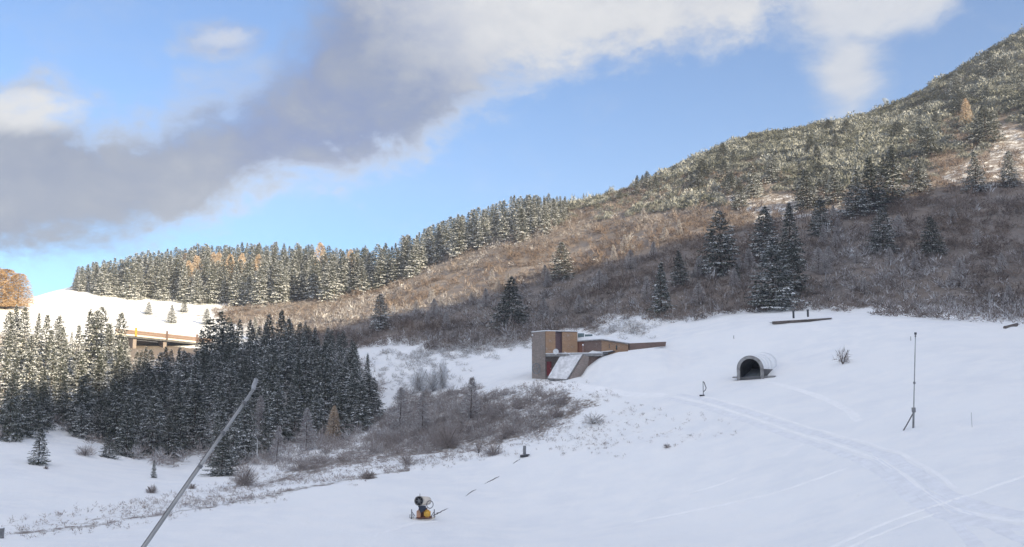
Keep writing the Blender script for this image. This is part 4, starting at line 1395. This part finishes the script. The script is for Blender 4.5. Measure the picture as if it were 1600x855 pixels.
MB().tube([(0, 0, -.1), (0, 0, 1.32)], .035, 8).build("post", M_METAL, lp)
MB().ball((0, 0, 1.44), .15, 10).build("globe", M_WHITE, lp, smooth=True)
MB().tube([pl(882, 148.9, 550.2), pl(893, 148.2, 555.0)], .05, 8).build("handrail", M_WHITE, bd)
wl = MB(); wc = np.array(pl(838, 151.6, 576)); ring = [wc + 1.0 * np.array([.72 * math.cos(a), -.40 * math.cos(a) - .25, .98 * math.sin(a)]) * .85 for a in np.linspace(0, 6.283, 21)]
wl.tube(ring, .09, 8, cap=False)
for a in (0.3, 1.35, 2.4): wl.tube([wc + np.array([.6 * math.cos(a), -.33 * math.cos(a) - .25, .8 * math.sin(a)]), wc - np.array([.6 * math.cos(a), -.33 * math.cos(a) + .25, .8 * math.sin(a)])], .05, 6)
wl.build("wheel_emblem", M_GREYP, bd)
for px, py, d in ((830.5, 536, 153.5), (832, 524, 153.5)): MB().ball(pl(px, d, py), .16, 8).build("outdoor_light", M_WHITE, bd, smooth=True)
tb = MB().prism([pl(903, 157), pl(913, 157), pl(913, 160), pl(903, 160)], zmid, hz(521, 157)).prism([pl(914, 157.5), pl(926, 157.5), pl(926, 160), pl(914, 160)], zmid, hz(522.5, 157))
tb.build("roof_plant", M_TEAL, bd)

# --- tunnel mouth in the snow bank
c0 = at_dist(1172.5, 588.5, 127.8)
tn_ = thing("tunnel_mouth", c0, "snow-capped half-round concrete tunnel mouth opening in the snow bank", "tunnel", rz=math.radians(-29))
s1 = 128.5 / F
Rw, Hw = 19.3 * s1, 30.5 * s1                       # half width and height of the outer shell


def arch(r, h, n=18, zlow=-0.5):
    z0 = h - r
    pts = [(-r, zlow), (-r, z0)] + [(-r * math.cos(a), z0 + r * math.sin(a)) for a in np.linspace(0, math.pi, n)[1:-1]] + [(r, z0), (r, zlow)]
    return pts


def arch_shell(m, ro, ho, ri, hi, y0, y1, zlow=-0.5):
    po, pi_ = arch(ro, ho, zlow=zlow), arch(ri, hi, zlow=zlow); n = len(po)
    V = [(x, y0, z) for x, z in po] + [(x, y1, z) for x, z in po] + [(x, y0, z) for x, z in pi_] + [(x, y1, z) for x, z in pi_]
    Fc = []
    for i in range(n - 1):
        Fc += [(i, i + 1, n + i + 1, n + i), (2 * n + i + 1, 2 * n + i, 3 * n + i, 3 * n + i + 1), (i + 1, i, 2 * n + i, 2 * n + i + 1), (n + i, n + i + 1, 3 * n + i + 1, 3 * n + i)]
    Fc += [(0, n, 3 * n, 2 * n), (n - 1, 3 * n - 1, 4 * n - 1, 2 * n - 1)]
    return m.add(V, Fc)


arch_shell(MB(), Rw, Hw, Rw - .16, Hw - .16, 0.12, 7.0).build("shell", M_DARKCONC, tn_)
arch_shell(MB(), Rw + .07, Hw + .07, Rw - .36, Hw - .36, -0.12, 0.11).build("portal_ring", M_CONC, tn_, bevel=0.02)
rb = MB()
for y in np.arange(.5, 6.5, .45): arch_shell(rb, Rw - .165, Hw - .165, Rw - .22, Hw - .22, y, y + .2)
rb.build("ribs", M_DARKCONC, tn_)
MB().box((0, 6.6, 1.0), (2 * Rw - .5, .1, 3.2)).build("inner_wall", M_BLACK, tn_)
MB().box((0, 3.2, -.2), (2 * Rw - .4, 6.6, .3)).build("tunnel_floor", M_DARKCONC, tn_)
sc_ = MB(); po = arch(Rw + .02, Hw + .02)[1:-1]
for y0, y1, t0, t1 in ((0.0, 1.4, .10, .22), (1.4, 3.0, .22, .26), (3.0, 4.6, .26, .40), (4.6, 7.05, .40, .75)):
    n = len(po); V = []
    for y, tk in ((y0, t0), (y1, t1)):
        for k2, sgn in ((0, 0), (1, 1)):
            for (x, z) in po:
                up_ = max(0.0, (z - (Hw - Rw)) / Rw)
                g = 0.02 + tk * up_ * sgn
                V.append((x * (1 + g / Rw), y, z + g * .9))
    Fc = []
    for i in range(n - 1):
        Fc += [(n + i, n + i + 1, 3 * n + i + 1, 3 * n + i), (i + 1, i, 2 * n + i, 2 * n + i + 1), (i, i + 1, n + i + 1, n + i), (2 * n + i + 1, 2 * n + i, 3 * n + i, 3 * n + i + 1)]
    sc_.add(V, Fc)
sc_.build("snow_cap", M_SNOWCAP, tn_, smooth=True)
sl = MB().box((-Rw - .3, .1, -.10), (.7, .8, .2)).box((Rw + .8, .6, -.02), (1.4, 1.1, .26)).build("footing", M_CONC, tn_, bevel=0.04)

# --- flat roof edge of the buried bunker, with two vents behind
e0, e1, e2 = hit(1208.5, 507.5, 120) + [0, 0, .42], hit(1262, 503.0, 120) + [0, 0, .40], hit(1299, 499.0, 120) + [0, 0, .25]
rf = thing("bunker_roof", e0, "dark timber roof edge of a buried bunker poking from the snow mound", "roof")
r1, r2 = e1 - e0, e2 - e0
MB().slab([(0, 0, -.38), r1 + [0, 0, -.36], r1 + [0, 0, -.03], (0, 0, .06)], -0.35).slab([r1 + [0, 0, -.36], r2 + [0, 0, -.22], r2 + [0, 0, -.08], r1 + [0, 0, -.03]], -0.35).build("fascia", M_TIMBER, rf)
MB().slab([(-.1, -.1, .10), r1 + [0, -.1, .06], r1 + [.5, 5, .3], (.3, 6, .2)], 0.12).slab([r1 + [0, -.1, .06], r2 + [.1, -.1, .02], r2 + [.8, 3, .3], r1 + [.5, 5, .3]], 0.12).build("roof_snow", M_SNOWCAP, rf)
for px, pyt_, pyb_, lab in ((1240, 486.5, 497.5, "dark vent pipe standing in snow, left of the two behind the bunker roof"), (1262.5, 485, 495.5, "dark vent pipe standing in snow, right of the two behind the bunker roof")):
    bot = hit(px, pyb_, 120); top = at_dist(px, pyt_, math.hypot(bot[0], bot[1]) )
    hh_ = top[2] - bot[2]
    vt = thing("vent_pipe", bot, lab, "vent pipe", "vent pipes behind the bunker roof")
    MB().tube([(0, 0, -1.2), (0, 0, hh_)], .17, 12).build("pipe", M_DARK, vt)
    MB().tube([(0, 0, hh_ + .003), (0, 0, hh_ + .14)], [.22, .20], 12).build("cap", M_DARK, vt)

# --- tall thin snow lance on the right
pb = hit(1427, 669, 60); pd = math.hypot(pb[0], pb[1])
pt = at_dist(1430.5, 519.5, pd)
ln = thing("snow_lance", pb, "tall upright snow lance with a bent foot strut on the right slope", "snow lance")
tv = pt - pb
u_ = tv / np.linalg.norm(tv)
MB().tube([u_ * -.6, u_ * 1.6], .085, 10).build("base_post", M_GREYP, ln)
MB().tube([u_ * 1.4, tv * .55, tv * .985], [.055, .047, .038], 10).build("mast", M_LANCE, ln)
MB().tube([tv * .975, tv * 1.0], .10, 10).tube([tv * .955, tv * .966], .07, 10).build("lance_head", M_DARK, ln)
MB().box(u_ * 1.55, (.26, .26, .42)).box(u_ * 3.9, (.16, .16, .2)).build("clamp", M_GREYP, ln, bevel=0.02)
fe = at_dist(1410, 673.5, pd) - pb
MB().tube([fe + [0, 0, -.1], fe * .55 + [0, 0, .45], u_ * 1.35], .05, 8).build("strut", M_HOSE, ln)

# --- the leaning lance close to the photographer
lt, lb = at_dist(399, 604, 22.0), at_dist(225, 855, 21.0)
dv_ = (lb - lt) / np.linalg.norm(lb - lt)
tt_ = 0.0
q = lt.copy()
while ground(q[0], q[1]) < q[2] and tt_ < 40: tt_ += .05; q = lt + dv_ * tt_
fl = thing("leaning_snow_lance", q, "pale slanting snow lance close by, crossing in front of the dark wood", "snow lance")
v_ = lt - q
MB().tube([v_ * 0.02, v_ * .6, v_ * .997], [.046, .041, .033], 14).build("lance_tube", M_LANCE, fl, smooth=True)
hd = at_dist(400.5, 592, 22.0) - q
MB().tube([v_ * .992, v_ * .992 + (hd - v_) * .35, hd], [.045, .052, .046], 12).build("lance_head", M_METAL, fl)
for f in (.80, .88, .955):
    MB().tube([v_ * f, v_ * (f + .006)], [.056, .056], 14).build("collar", M_GREYP, fl)
side_ = np.cross(v_ / np.linalg.norm(v_), [0, 1.0, 0]) * .043
MB().tube([v_ * .05 + side_ * 1.5, v_ * .6 + side_ * 1.15, v_ * .88 + side_, v_ * .955 + side_ * .8], .014, 6).build("cable", M_HOSE, fl)
MB().tube([(0, 0, -.8), v_ * .12 + [0, 0, -.02]], .09, 12).build("pivot_post", M_GREYP, fl)
MB().tube([v_ * .30 - [0, 0, .05], v_ * .2 + [.3, 0, -.9], (.9, .2, -.6)], .035, 8).build("brace", M_GREYP, fl)

# --- snow gun on its sled
gp = hit(661, 812, 60); gd = math.hypot(gp[0], gp[1]); gs = gd / F
sg = thing("snow_gun", gp, "yellow and cream fan snow gun on a sled on the piste", "snow gun")
P2 = lambda px, py, y=0.0: np.array([(px - 661) * gs, y, (813 - py) * gs])
mo, mi = P2(656.0, 784.5, -1.0), P2(666.0, 788.0, .75)
ax = (mi - mo) / np.linalg.norm(mi - mo)
rr = 6.9 * gs
MB().tube([mo, mo + ax * .35, mo + ax * 1.3, mi], [rr, rr * 1.02, rr * .96, rr * .88], 24, cap=False).tube([mo + ax * .02, mo + ax * .35, mo + ax * 1.3, mi], [rr * .93] * 4, 24, cap=False).build("barrel", M_CREAM, sg, smooth=True)
ringm = MB()
MB().tube([mo + ax * .10, mo + ax * .16], rr * .92, 24).build("fan_grille", M_BLACK, sg)
MB().tube([mo - ax * .05, mo + ax * .05], [rr * 1.04, rr * 1.05], 24, cap=False).tube([mo - ax * .05, mo + ax * .05], [rr * .9, rr * .9], 24, cap=False).build("nozzle_ring", M_GREYP, sg)
MB().tube([mi, mi + ax * .10], rr * .9, 24).tube([mi + ax * .101, mi + ax * .22], rr * .6, 16).build("rear_intake", M_GREYP, sg)
fan = MB()
for a in np.linspace(0, 6.283, 7)[:-1]:
    sx = np.cross(ax, [0, 0, 1.0]); sx /= np.linalg.norm(sx); sy = np.cross(sx, ax)
    dd_ = sx * math.cos(a) + sy * math.sin(a)
    fan.tube([mo + ax * .06, mo + ax * .06 + dd_ * rr * .9], [.05, .02], 5)
fan.build("spray_arm", M_GREYP, sg)
ay = P2(671.5, 791.5, -.2)
MB().tube([ay + [.30 * math.cos(a), 0, .34 * math.sin(a)] for a in np.linspace(0, 6.283, 17)], .04, 6, cap=False).build("swivel_ring", M_GREYP, sg)
MB().slab([P2(654, 793, -.55), P2(665.5, 793.5, -.5), P2(666.5, 797.5, -.5), P2(658, 803.5, -.55)], -0.5).build("control_panel", M_NAVY, sg)
MB().box(P2(660.5, 804, .15), (13 * gs, .7, 13 * gs)).build("cradle", M_RUST, sg, bevel=0.03)
MB().box(P2(655, 805.5, -.25), (6.4 * gs, .5, 10.5 * gs)).build("side_box", M_ORANGE, sg, bevel=0.04)
MB().box(P2(668, 804.5, -.35), (9.5 * gs, .7, 10.5 * gs)).build("compressor_housing", M_YELLOW, sg, bevel=0.12)
MB().box(P2(663, 810.3, -.2), (23 * gs, 1.0, .09)).build("sled_deck", M_RUST, sg, bevel=0.02)
for y in (-.65, .35):
    MB().tube([P2(647, 812.0, y), P2(651, 813.6, y), P2(674, 813.0, y), P2(679.5, 810.5, y)], .05, 8).build("runner", M_CREAM, sg)
for px, s_ in ((644, 1), (678.5, -1)):
    f_ = MB().tube([P2(px, 798.5, -.3), P2(px, 811.5, -.3)], .045, 8).tube([P2(px + 5 * s_, 808.5, -.3), P2(px, 801.5, -.3)], .035, 8)
    f_.tube([P2(px, 811.4, -.55), P2(px, 811.4, -.05)], .05, 8)
    if s_ > 0: f_.tube([P2(px - 2.2, 806, -.3), P2(px - 2.8, 811, -.3), P2(px + 3, 811, -.3), P2(px + 1.5, 806, -.3)], .035, 6)
    f_.build("outrigger_leg", M_GREYP, sg)
MB().tube([P2(656.5, 778.5, -.4), P2(656.5, 774.8, -.4)], .03, 6).build("antenna", M_GREYP, sg)

# --- water post, hose to the gun
wp = hit(819, 714.5, 80); wd = math.hypot(wp[0], wp[1]); ws = wd / F
hy = thing("hydrant_post", wp, "grey hydrant post on a dark base at the edge of the thicket", "hydrant")
MB().box((.05, 0, 8.3 * ws), (4.6 * ws, .34, 16 * ws)).build("post", M_GREYP, hy, bevel=0.02)
MB().box((.05, 0, 16.45 * ws), (5.2 * ws, .40, .3 * ws)).build("lid", M_GREYP, hy)
MB().box((0, 0, .08), (12.5 * ws, .7, .24)).box((.42, -.1, .24), (6 * ws, .3, .14)).build("base_plate", M_DARK, hy, bevel=0.03)
hp = []
pts_px = [(816, 716.5), (806, 722), (796, 731), (786, 741.5), (773, 748.5), (762, 755), (750, 762), (738, 769), (722, 780), (708, 789), (697, 796.5), (686, 802.5), (677, 807)]
rr_ = random.Random(3)
for i, (px, py) in enumerate(pts_px):
    p = hit(px, py, 60); hp.append(p + [0, 0, (-.07, .02, -.12, -.1, .04, -.02, -.12, .02, -.08, -.12, -.02, .02, .02)[i]])
fine = []
for i in range(len(hp) - 1):
    for k in range(6):
        p = hp[i] * (1 - k / 6) + hp[i + 1] * k / 6
        w_ = ground(p[0], p[1]); off = (hp[i][2] - ground(hp[i][0], hp[i][1])) * (1 - k / 6) + (hp[i + 1][2] - ground(hp[i + 1][0], hp[i + 1][1])) * k / 6
        fine.append([p[0] + rr_.gauss(0, .05), p[1], w_ + off])
fine.append(hp[-1])
prop(MB().tube(fine, .05, 8).build("hose", M_HOSE), "dark hose half sunk in snow between hydrant post and snow gun", "hose")

# --- small hooked hydrant riser below the tunnel
hb = hit(1099, 619.5, 80); hs = math.hypot(hb[0], hb[1]) / F
rz_ = thing("hooked_riser", hb, "thin hooked metal riser with hanging hose on the snow below the tunnel", "riser pipe")
MB().tube([(0, 0, -.4), (0, 0, 22 * hs)], .05, 8).build("pole", M_GREYP, rz_)
MB().tube([(0, 0, 21.5 * hs), (1.8 * hs, 0, 20 * hs), (3.4 * hs, 0, 15 * hs), (4.6 * hs, 0, 12 * hs), (3.6 * hs, 0, 9 * hs), (.3 * hs, 0, 6 * hs)], .055, 8).build("hose", M_HOSE, rz_)
MB().box((-2 * hs, 0, .04), (7 * hs, .4, .2)).build("base_plate", M_DARK, rz_, bevel=0.02)

# --- thin marker stakes, bare birch pole, post at the left border, log
for px, py0, py1, r, mat, lab in ((1519, 669, 645, .02, M_LANCE, "hair-thin pale marker stake on the right slope beyond the tall lance"),
                                  (1146.5, 530, 524.5, .05, M_DARK, "short dark stake on the snow bank above the tunnel"),
                                  (402, 726, 688, .045, M_WHITE, "thin white stake at the foot of the dark wood, right of the leaning lance"),
                                  (1423, 533, 526, .04, M_DARK, "short dark stake on the snow just left of the tall lance's tip")):
    p = hit(px, py0, 60); t_ = at_dist(px + (-1.5 if px == 1519 else 0), py1, math.hypot(p[0], p[1]))
    st = thing("marker_stake", p, lab, "stake", "marker stakes in the snow")
    MB().tube([(0, 0, -.4), t_ - p], [r, r * .8], 8).build("rod", mat, st)
    MB().tube([t_ - p, (t_ - p) * 1.02], [r * 1.25, r], 8).build("cap", mat, st)
p = hit(1.5, 842, 50); s_ = math.hypot(p[0], p[1]) / F
bp_ = thing("border_post", p, "squat grey post at the left border on the edge of the piste", "post")
MB().box((0, 0, 7 * s_ - .2), (5 * s_, .35, 13 * s_ + .4)).build("post", M_GREYP, bp_, bevel=.02)
MB().box((0, 0, 13.8 * s_), (5.8 * s_, .42, .8 * s_)).build("cap", M_SNOWCAP, bp_, bevel=.02)
la, lb_ = hit(1570, 514, 120), hit(1588, 510.5, 120)
lo_ = thing("fallen_log", (la + lb_) / 2, "dark fallen log with a snow rim at the brushwood's edge near the right border", "log")
c_ = (la + lb_) / 2
MB().tube([la - c_ + [0, 0, .15], lb_ - c_ + [0, 0, .25]], [.22, .28], 10).build("trunk", M_TIMBER, lo_)
MB().tube([la - c_ + [0, .06, .36], lb_ - c_ + [0, .06, .52]], [.09, .12], 8).build("snow_rim", M_SNOWCAP, lo_)

# --- road bridge with board railing on the sunlit side of the wood
d0_, d1_ = 279.0, 287.0
g0, g1 = at_dist(203, 523, d0_), at_dist(313, 534.5, d1_)
br = thing("road_bridge", g0, "road bridge with reddish board railing above the lower wood", "bridge")
dv = g1 - g0; L_ = np.linalg.norm(dv[:2]); hd_ = dv / np.linalg.norm(dv)
nn_ = np.array([hd_[1], -hd_[0], 0]); nn_ /= np.linalg.norm(nn_)
if nn_[1] > 0: nn_ = -nn_
ps = d0_ / F
ext0, ext1 = -hd_ * 4, dv + hd_ * 4
up_ = np.array([0, 0, 1.0])
MB().slab([ext0 - up_ * .1, ext1 - up_ * .1, ext1 - nn_ * 6 - up_ * .1, ext0 - nn_ * 6 - up_ * .1], .75).build("deck", M_DARKCONC, br)
MB().slab([ext0 + nn_ * .12 - up_ * .32, ext1 + nn_ * .12 - up_ * .32, ext1 + nn_ * .12 + up_ * .05, ext0 + nn_ * .12 + up_ * .05], .10).build("deck_edge", M_CREAM, br)
for f0, f1 in ((.45, .85), (.95, 1.35)):
    MB().slab([ext0 + up_ * f0, ext1 + up_ * f0, ext1 + up_ * f1, ext0 + up_ * f1], .09).build("rail_board", M_RAIL, br)
MB().slab([ext0 + up_ * .12 - nn_ * .1, ext1 + up_ * .12 - nn_ * .1, ext1 + up_ * 1.3 - nn_ * .1, ext0 + up_ * 1.3 - nn_ * .1], .06).build("rail_panel", M_RAIL, br)
for px, mat in ((211.5, M_YELLOW), (259, M_BROWN), (307, M_BROWN)):
    f = (px - 203) / 110.0
    q = dv * f
    po_ = MB().box(q + nn_ * .16 + up_ * .85, (.55, .30, 2.3)).build("rail_post", mat, br, bevel=.03)
    MB().box(q + nn_ * .16 + up_ * 2.06, (.65, .4, .1)).build("cap", M_RUST if mat is M_YELLOW else M_BROWN, po_)
for f in (.08, .5, .92):
    q = dv * f
    MB().prism([tuple((q - nn_ * 1.2 + hd_ * a + nn_ * b)[:2]) for a, b in ((-.5, .6), (.5, .6), (.5, -3.5), (-.5, -3.5))], float(q[2]) - 9, float(q[2]) - .9).build("pier", M_STONE, br)
# retaining wall behind the piers
MB().slab([ext0 - nn_ * 5.8 - up_ * 9, ext1 - nn_ * 5.8 - up_ * 9, ext1 - nn_ * 5.8 - up_ * .9, ext0 - nn_ * 5.8 - up_ * .9], .4).build("abutment_wall", M_STONE, br)

# --- single shrubs
def shrub(px, py, w_px, h_px, seed, n, frost, mat, label, name="bare_shrub", group=None, width=.022, up=0.7, cat="shrub"):
    p = hit(px, py, 60); s = math.hypot(p[0], p[1]) / F
    T, tint = shrub_tris(seed, 0.5 * w_px * s * 0.85, h_px * s * 0.85, n, frost, width, up)
    root = thing(name, p - [0, 0, .05], label, cat, group)
    link("twigs", tris_to_mesh("twigs", T, tint, mat), root)
    g = np.random.default_rng(seed); m = MB()
    for k in range(7):
        a = g.uniform(0, 6.28); l = 0.5 * w_px * s * .6
        m.tube([(0, 0, -.15), (math.cos(a) * l * .4, math.sin(a) * l * .4, h_px * s * .35), (math.cos(a) * l, math.sin(a) * l, h_px * s * .7)], [width * 1.6, width * 1.1, width * .5], 5)
    m.build("stems", MAT_BARK, root)


shrub(1317, 569, 34, 30, 401, 170, 0.1, MAT_THICKET, "lone bare shrub on the open snow right of the tunnel", up=.9, width=.028)
shrub(382, 759, 56, 38, 402, 900, 0.15, MAT_THICKET, "broad grey-brown dome-shaped shrub right of the leaning lance, at the foot of the wood")
shrub(575, 749, 34, 15, 403, 700, 0.12, MAT_THICKET, "small flat dark shrub lying on the snow below the thicket")
shrub(636, 727, 36, 22, 404, 500, 0.3, MAT_THICKET, "ragged grey shrub at the thicket's lower edge, up from the snow gun")
shrub(700, 700, 60, 44, 405, 1100, 0.15, MAT_THICKET, "large dark rounded shrub in the lower part of the thicket")
shrub(770, 712, 46, 26, 406, 600, 0.2, MAT_THICKET, "brownish shrub at the thicket's edge just left of the hydrant post")
shrub(748, 708, 18, 24, 407, 200, 0.4, MAT_THICKET, "pale slender shrub between the dark rounded shrub and the hydrant post")
shrub(237, 771, 22, 14, 408, 350, 0.15, MAT_THICKET, "small brown shrub on the snow below the dark sapling")
shrub(300, 764, 16, 10, 409, 250, 0.15, MAT_THICKET, "tiny brown shrub touching the leaning lance's lower half")
shrub(133, 712, 40, 18, 410, 500, 0.25, MAT_THICKET, "low grey shrub between the lone small spruce and the wood")
shrub(72, 733, 10, 6, 411, 120, 0.1, MAT_THICKET, "tiny dark shrub under the lone small spruce at the left")
shrub(1042, 700, 16, 9, 412, 160, 0.4, MAT_THICKET, "small frosted weed clump on the speckled snow below the building")
for i, (px, py, w, h, lab) in enumerate(((655, 612, 34, 44, "white frosted shrub, leftmost of the clump on the clearing beside the dark wood"),
                                         (676, 612, 34, 40, "white frosted shrub in the middle of the clump on the clearing"),
                                         (692, 608, 20, 52, "tall drooping frosted shrub at the right of the clump on the clearing"))):
    shrub(px, py, w * 1.15, h * 1.1, 430 + i, 900, 1.5, MAT_FROST, lab, "frosted_shrub", "frosted shrubs on the clearing", width=.03, up=.9)
shrub(927, 664, 56, 22, 440, 420, 1.0, MAT_FROST, "snow-loaded low shrub at the right tip of the thicket", "frosted_shrub", width=.03)
# bare trees over the thicket
for px, py, ty, lab in ((625, 672, 606, "pale bare tree at the left end of the thicket, next to the dusted spruce"),
                        (660, 678, 612, "bare tree with a dark stem in the thicket right of the pale one"),
                        (735, 655, 590, "thin bare tree rising from the upper thicket below the frosted clump"),
                        (478, 704, 640, "bare pale tree at the foot of the dark wood, left of the orange larch"),
                        (432, 722, 668, "greyish bare tree at the wood's foot right of the white stake")):
    p = hit(px, py, 80)
    tree("bare", p, (py - ty) / F * math.hypot(p[0], p[1]), 1.35, lab)

# slender bare trees on the hillside
rt = random.Random(12)
for _ in range(60):
    px = rt.uniform(640, 1590); lo_y = np.interp(px, [640, 830, 950, 1100, 1300, 1600], [530, 505, 492, 480, 470, 485])
    py = rt.uniform(np.interp(px, [640, 800, 1000, 1200, 1600], [470, 400, 345, 340, 320]), lo_y)
    p = hit(px, py, 120)
    tree("bare", p, rt.uniform(3.2, 5.5), rt.uniform(1.3, 1.9), "small bare tree standing out of the brown brushwood on the hillside", "bare trees on the hillside")

# --- ski tracks and the snow-cat road, ridges of pressed snow
def track(name, pts, half, height, tone, gap=0.0):
    pp = []
    for i in range(len(pts) - 1):
        n = max(2, int(math.hypot(pts[i + 1][0] - pts[i][0], pts[i + 1][1] - pts[i][1]) / 4))
        for k in range(n):
            f = k / n; pp.append((pts[i][0] * (1 - f) + pts[i + 1][0] * f, pts[i][1] * (1 - f) + pts[i + 1][1] * f))
    pp.append(pts[-1])
    C = np.array([hit(*q, 30) for q in pp])
    for _ in range(3): C[1:-1] = (C[:-2] + 2 * C[1:-1] + C[2:]) / 4
    T_ = np.gradient(C[:, :2], axis=0); T_ /= np.linalg.norm(T_, axis=1, keepdims=True) + 1e-9
    S_ = np.stack([-T_[:, 1], T_[:, 0]], 1)
    wv = 1 + .25 * fbm(np.arange(len(C)) / 3.0, np.zeros(len(C)), 17, 2)
    prof_ = [(-1.25, -.05), (-.95, .6), (-.6, 1.0), (-.2, .35), (.2, .35), (.6, 1.0), (.95, .6), (1.25, -.05)]
    Pm = np.zeros((len(C), len(prof_), 3))
    fade = np.clip(np.minimum(np.arange(len(C)), np.arange(len(C))[::-1]) / 4.0, 0, 1)
    for k, (o, h) in enumerate(prof_):
        xy = C[:, :2] + S_ * (o * half * wv + gap)[:, None]
        Pm[:, k, :2] = xy
        Pm[:, k, 2] = ground(xy[:, 0], xy[:, 1]) + .006 + h * height * fade - .03 * (1 - fade)
    me = grid_mesh(name, Pm, [tone])
    if me.polygons[0].normal.z < 0: me.flip_normals()
    prop(link(name, me), kind="structure")


M_PRESSED = simple("pressed_snow", (0.90, 0.905, 0.915), 0.7, vary=0.03, scale=1.0)
M_RUT = simple("rutted_snow", (0.80, 0.815, 0.85), 0.8, vary=0.05, scale=1.0)
road = [(1045, 618), (1100, 630), (1170, 652), (1240, 676), (1310, 697), (1370, 718), (1420, 748), (1455, 780), (1500, 800), (1560, 812), (1640, 822)]
track("track", road, .34, .05, M_RUT, -.9)
track("track", road, .34, .05, M_RUT, .9)
track("track", road, .16, .03, M_PRESSED, 0.0)
track("track", road[:8], .14, .03, M_PRESSED, 1.7)
track("track", [(1355, 706), (1400, 742), (1450, 782), (1500, 826), (1540, 870)], .22, .03, M_RUT)
track("track", [(1385, 718), (1440, 748), (1490, 774), (1560, 798), (1650, 812)], .22, .03, M_RUT)
track("track", [(1430, 760), (1500, 800), (1580, 838), (1640, 862)], .22, .03, M_RUT)
track("ski_track", [(1265, 872), (1330, 842), (1400, 812), (1462, 792), (1530, 770), (1620, 738)], .17, .06, M_PRESSED)
track("ski_track", [(1292, 874), (1360, 842), (1420, 818), (1475, 800)], .13, .06, M_PRESSED)
track("ski_track", [(985, 818), (1060, 804), (1130, 790), (1210, 772), (1270, 752), (1330, 730)], .15, .05, M_PRESSED)
track("ski_track", [(1060, 778), (1120, 760), (1160, 744)], .14, .04, M_PRESSED)
track("ski_track", [(1215, 718), (1245, 700), (1262, 690)], .14, .04, M_PRESSED)
track("ski_track", [(596, 834), (622, 826), (645, 818), (690, 814)], .2, .06, M_PRESSED)
track("path", [(800, 596), (850, 600), (900, 604), (945, 610), (990, 617), (1045, 619)], .8, .06, M_PRESSED)
track("path", [(1186, 594), (1225, 603), (1265, 615), (1300, 628), (1330, 645), (1345, 662)], .34, .04, M_PRESSED)

# --- half moon over the ridge: its lit half
mc = at_dist(1381.5, 160, 1200.0) * 5.0
md_ = np.linalg.norm(mc); mr = 6.2 / F * md_
ml = Vector(SD); zq = ml.to_track_quat('Z', 'Y')
V = [zq @ Vector((0, 0, mr))]; Fc = []
for i in range(1, 9):
    a = math.pi / 2 * i / 8 * 0.93
    for k in range(24): V.append(zq @ Vector((mr * math.sin(a) * math.cos(6.2832 * k / 24), mr * math.sin(a) * math.sin(6.2832 * k / 24), mr * math.cos(a))))
for k in range(24): Fc.append((0, 1 + k, 1 + (k + 1) % 24))
for i in range(7):
    for k in range(24): Fc.append((1 + i * 24 + k, 1 + (i + 1) * 24 + k, 1 + (i + 1) * 24 + (k + 1) % 24, 1 + i * 24 + (k + 1) % 24))
mo_ = MB().add(V, Fc).build("moon", simple("moon_dust", (0.11, 0.15, 0.225), 1.0, vary=.15, scale=.004), smooth=True)
mo_.location = Vector([float(c) for c in mc])
prop(mo_, "pale half moon low in the sky just above the ridge", "moon")
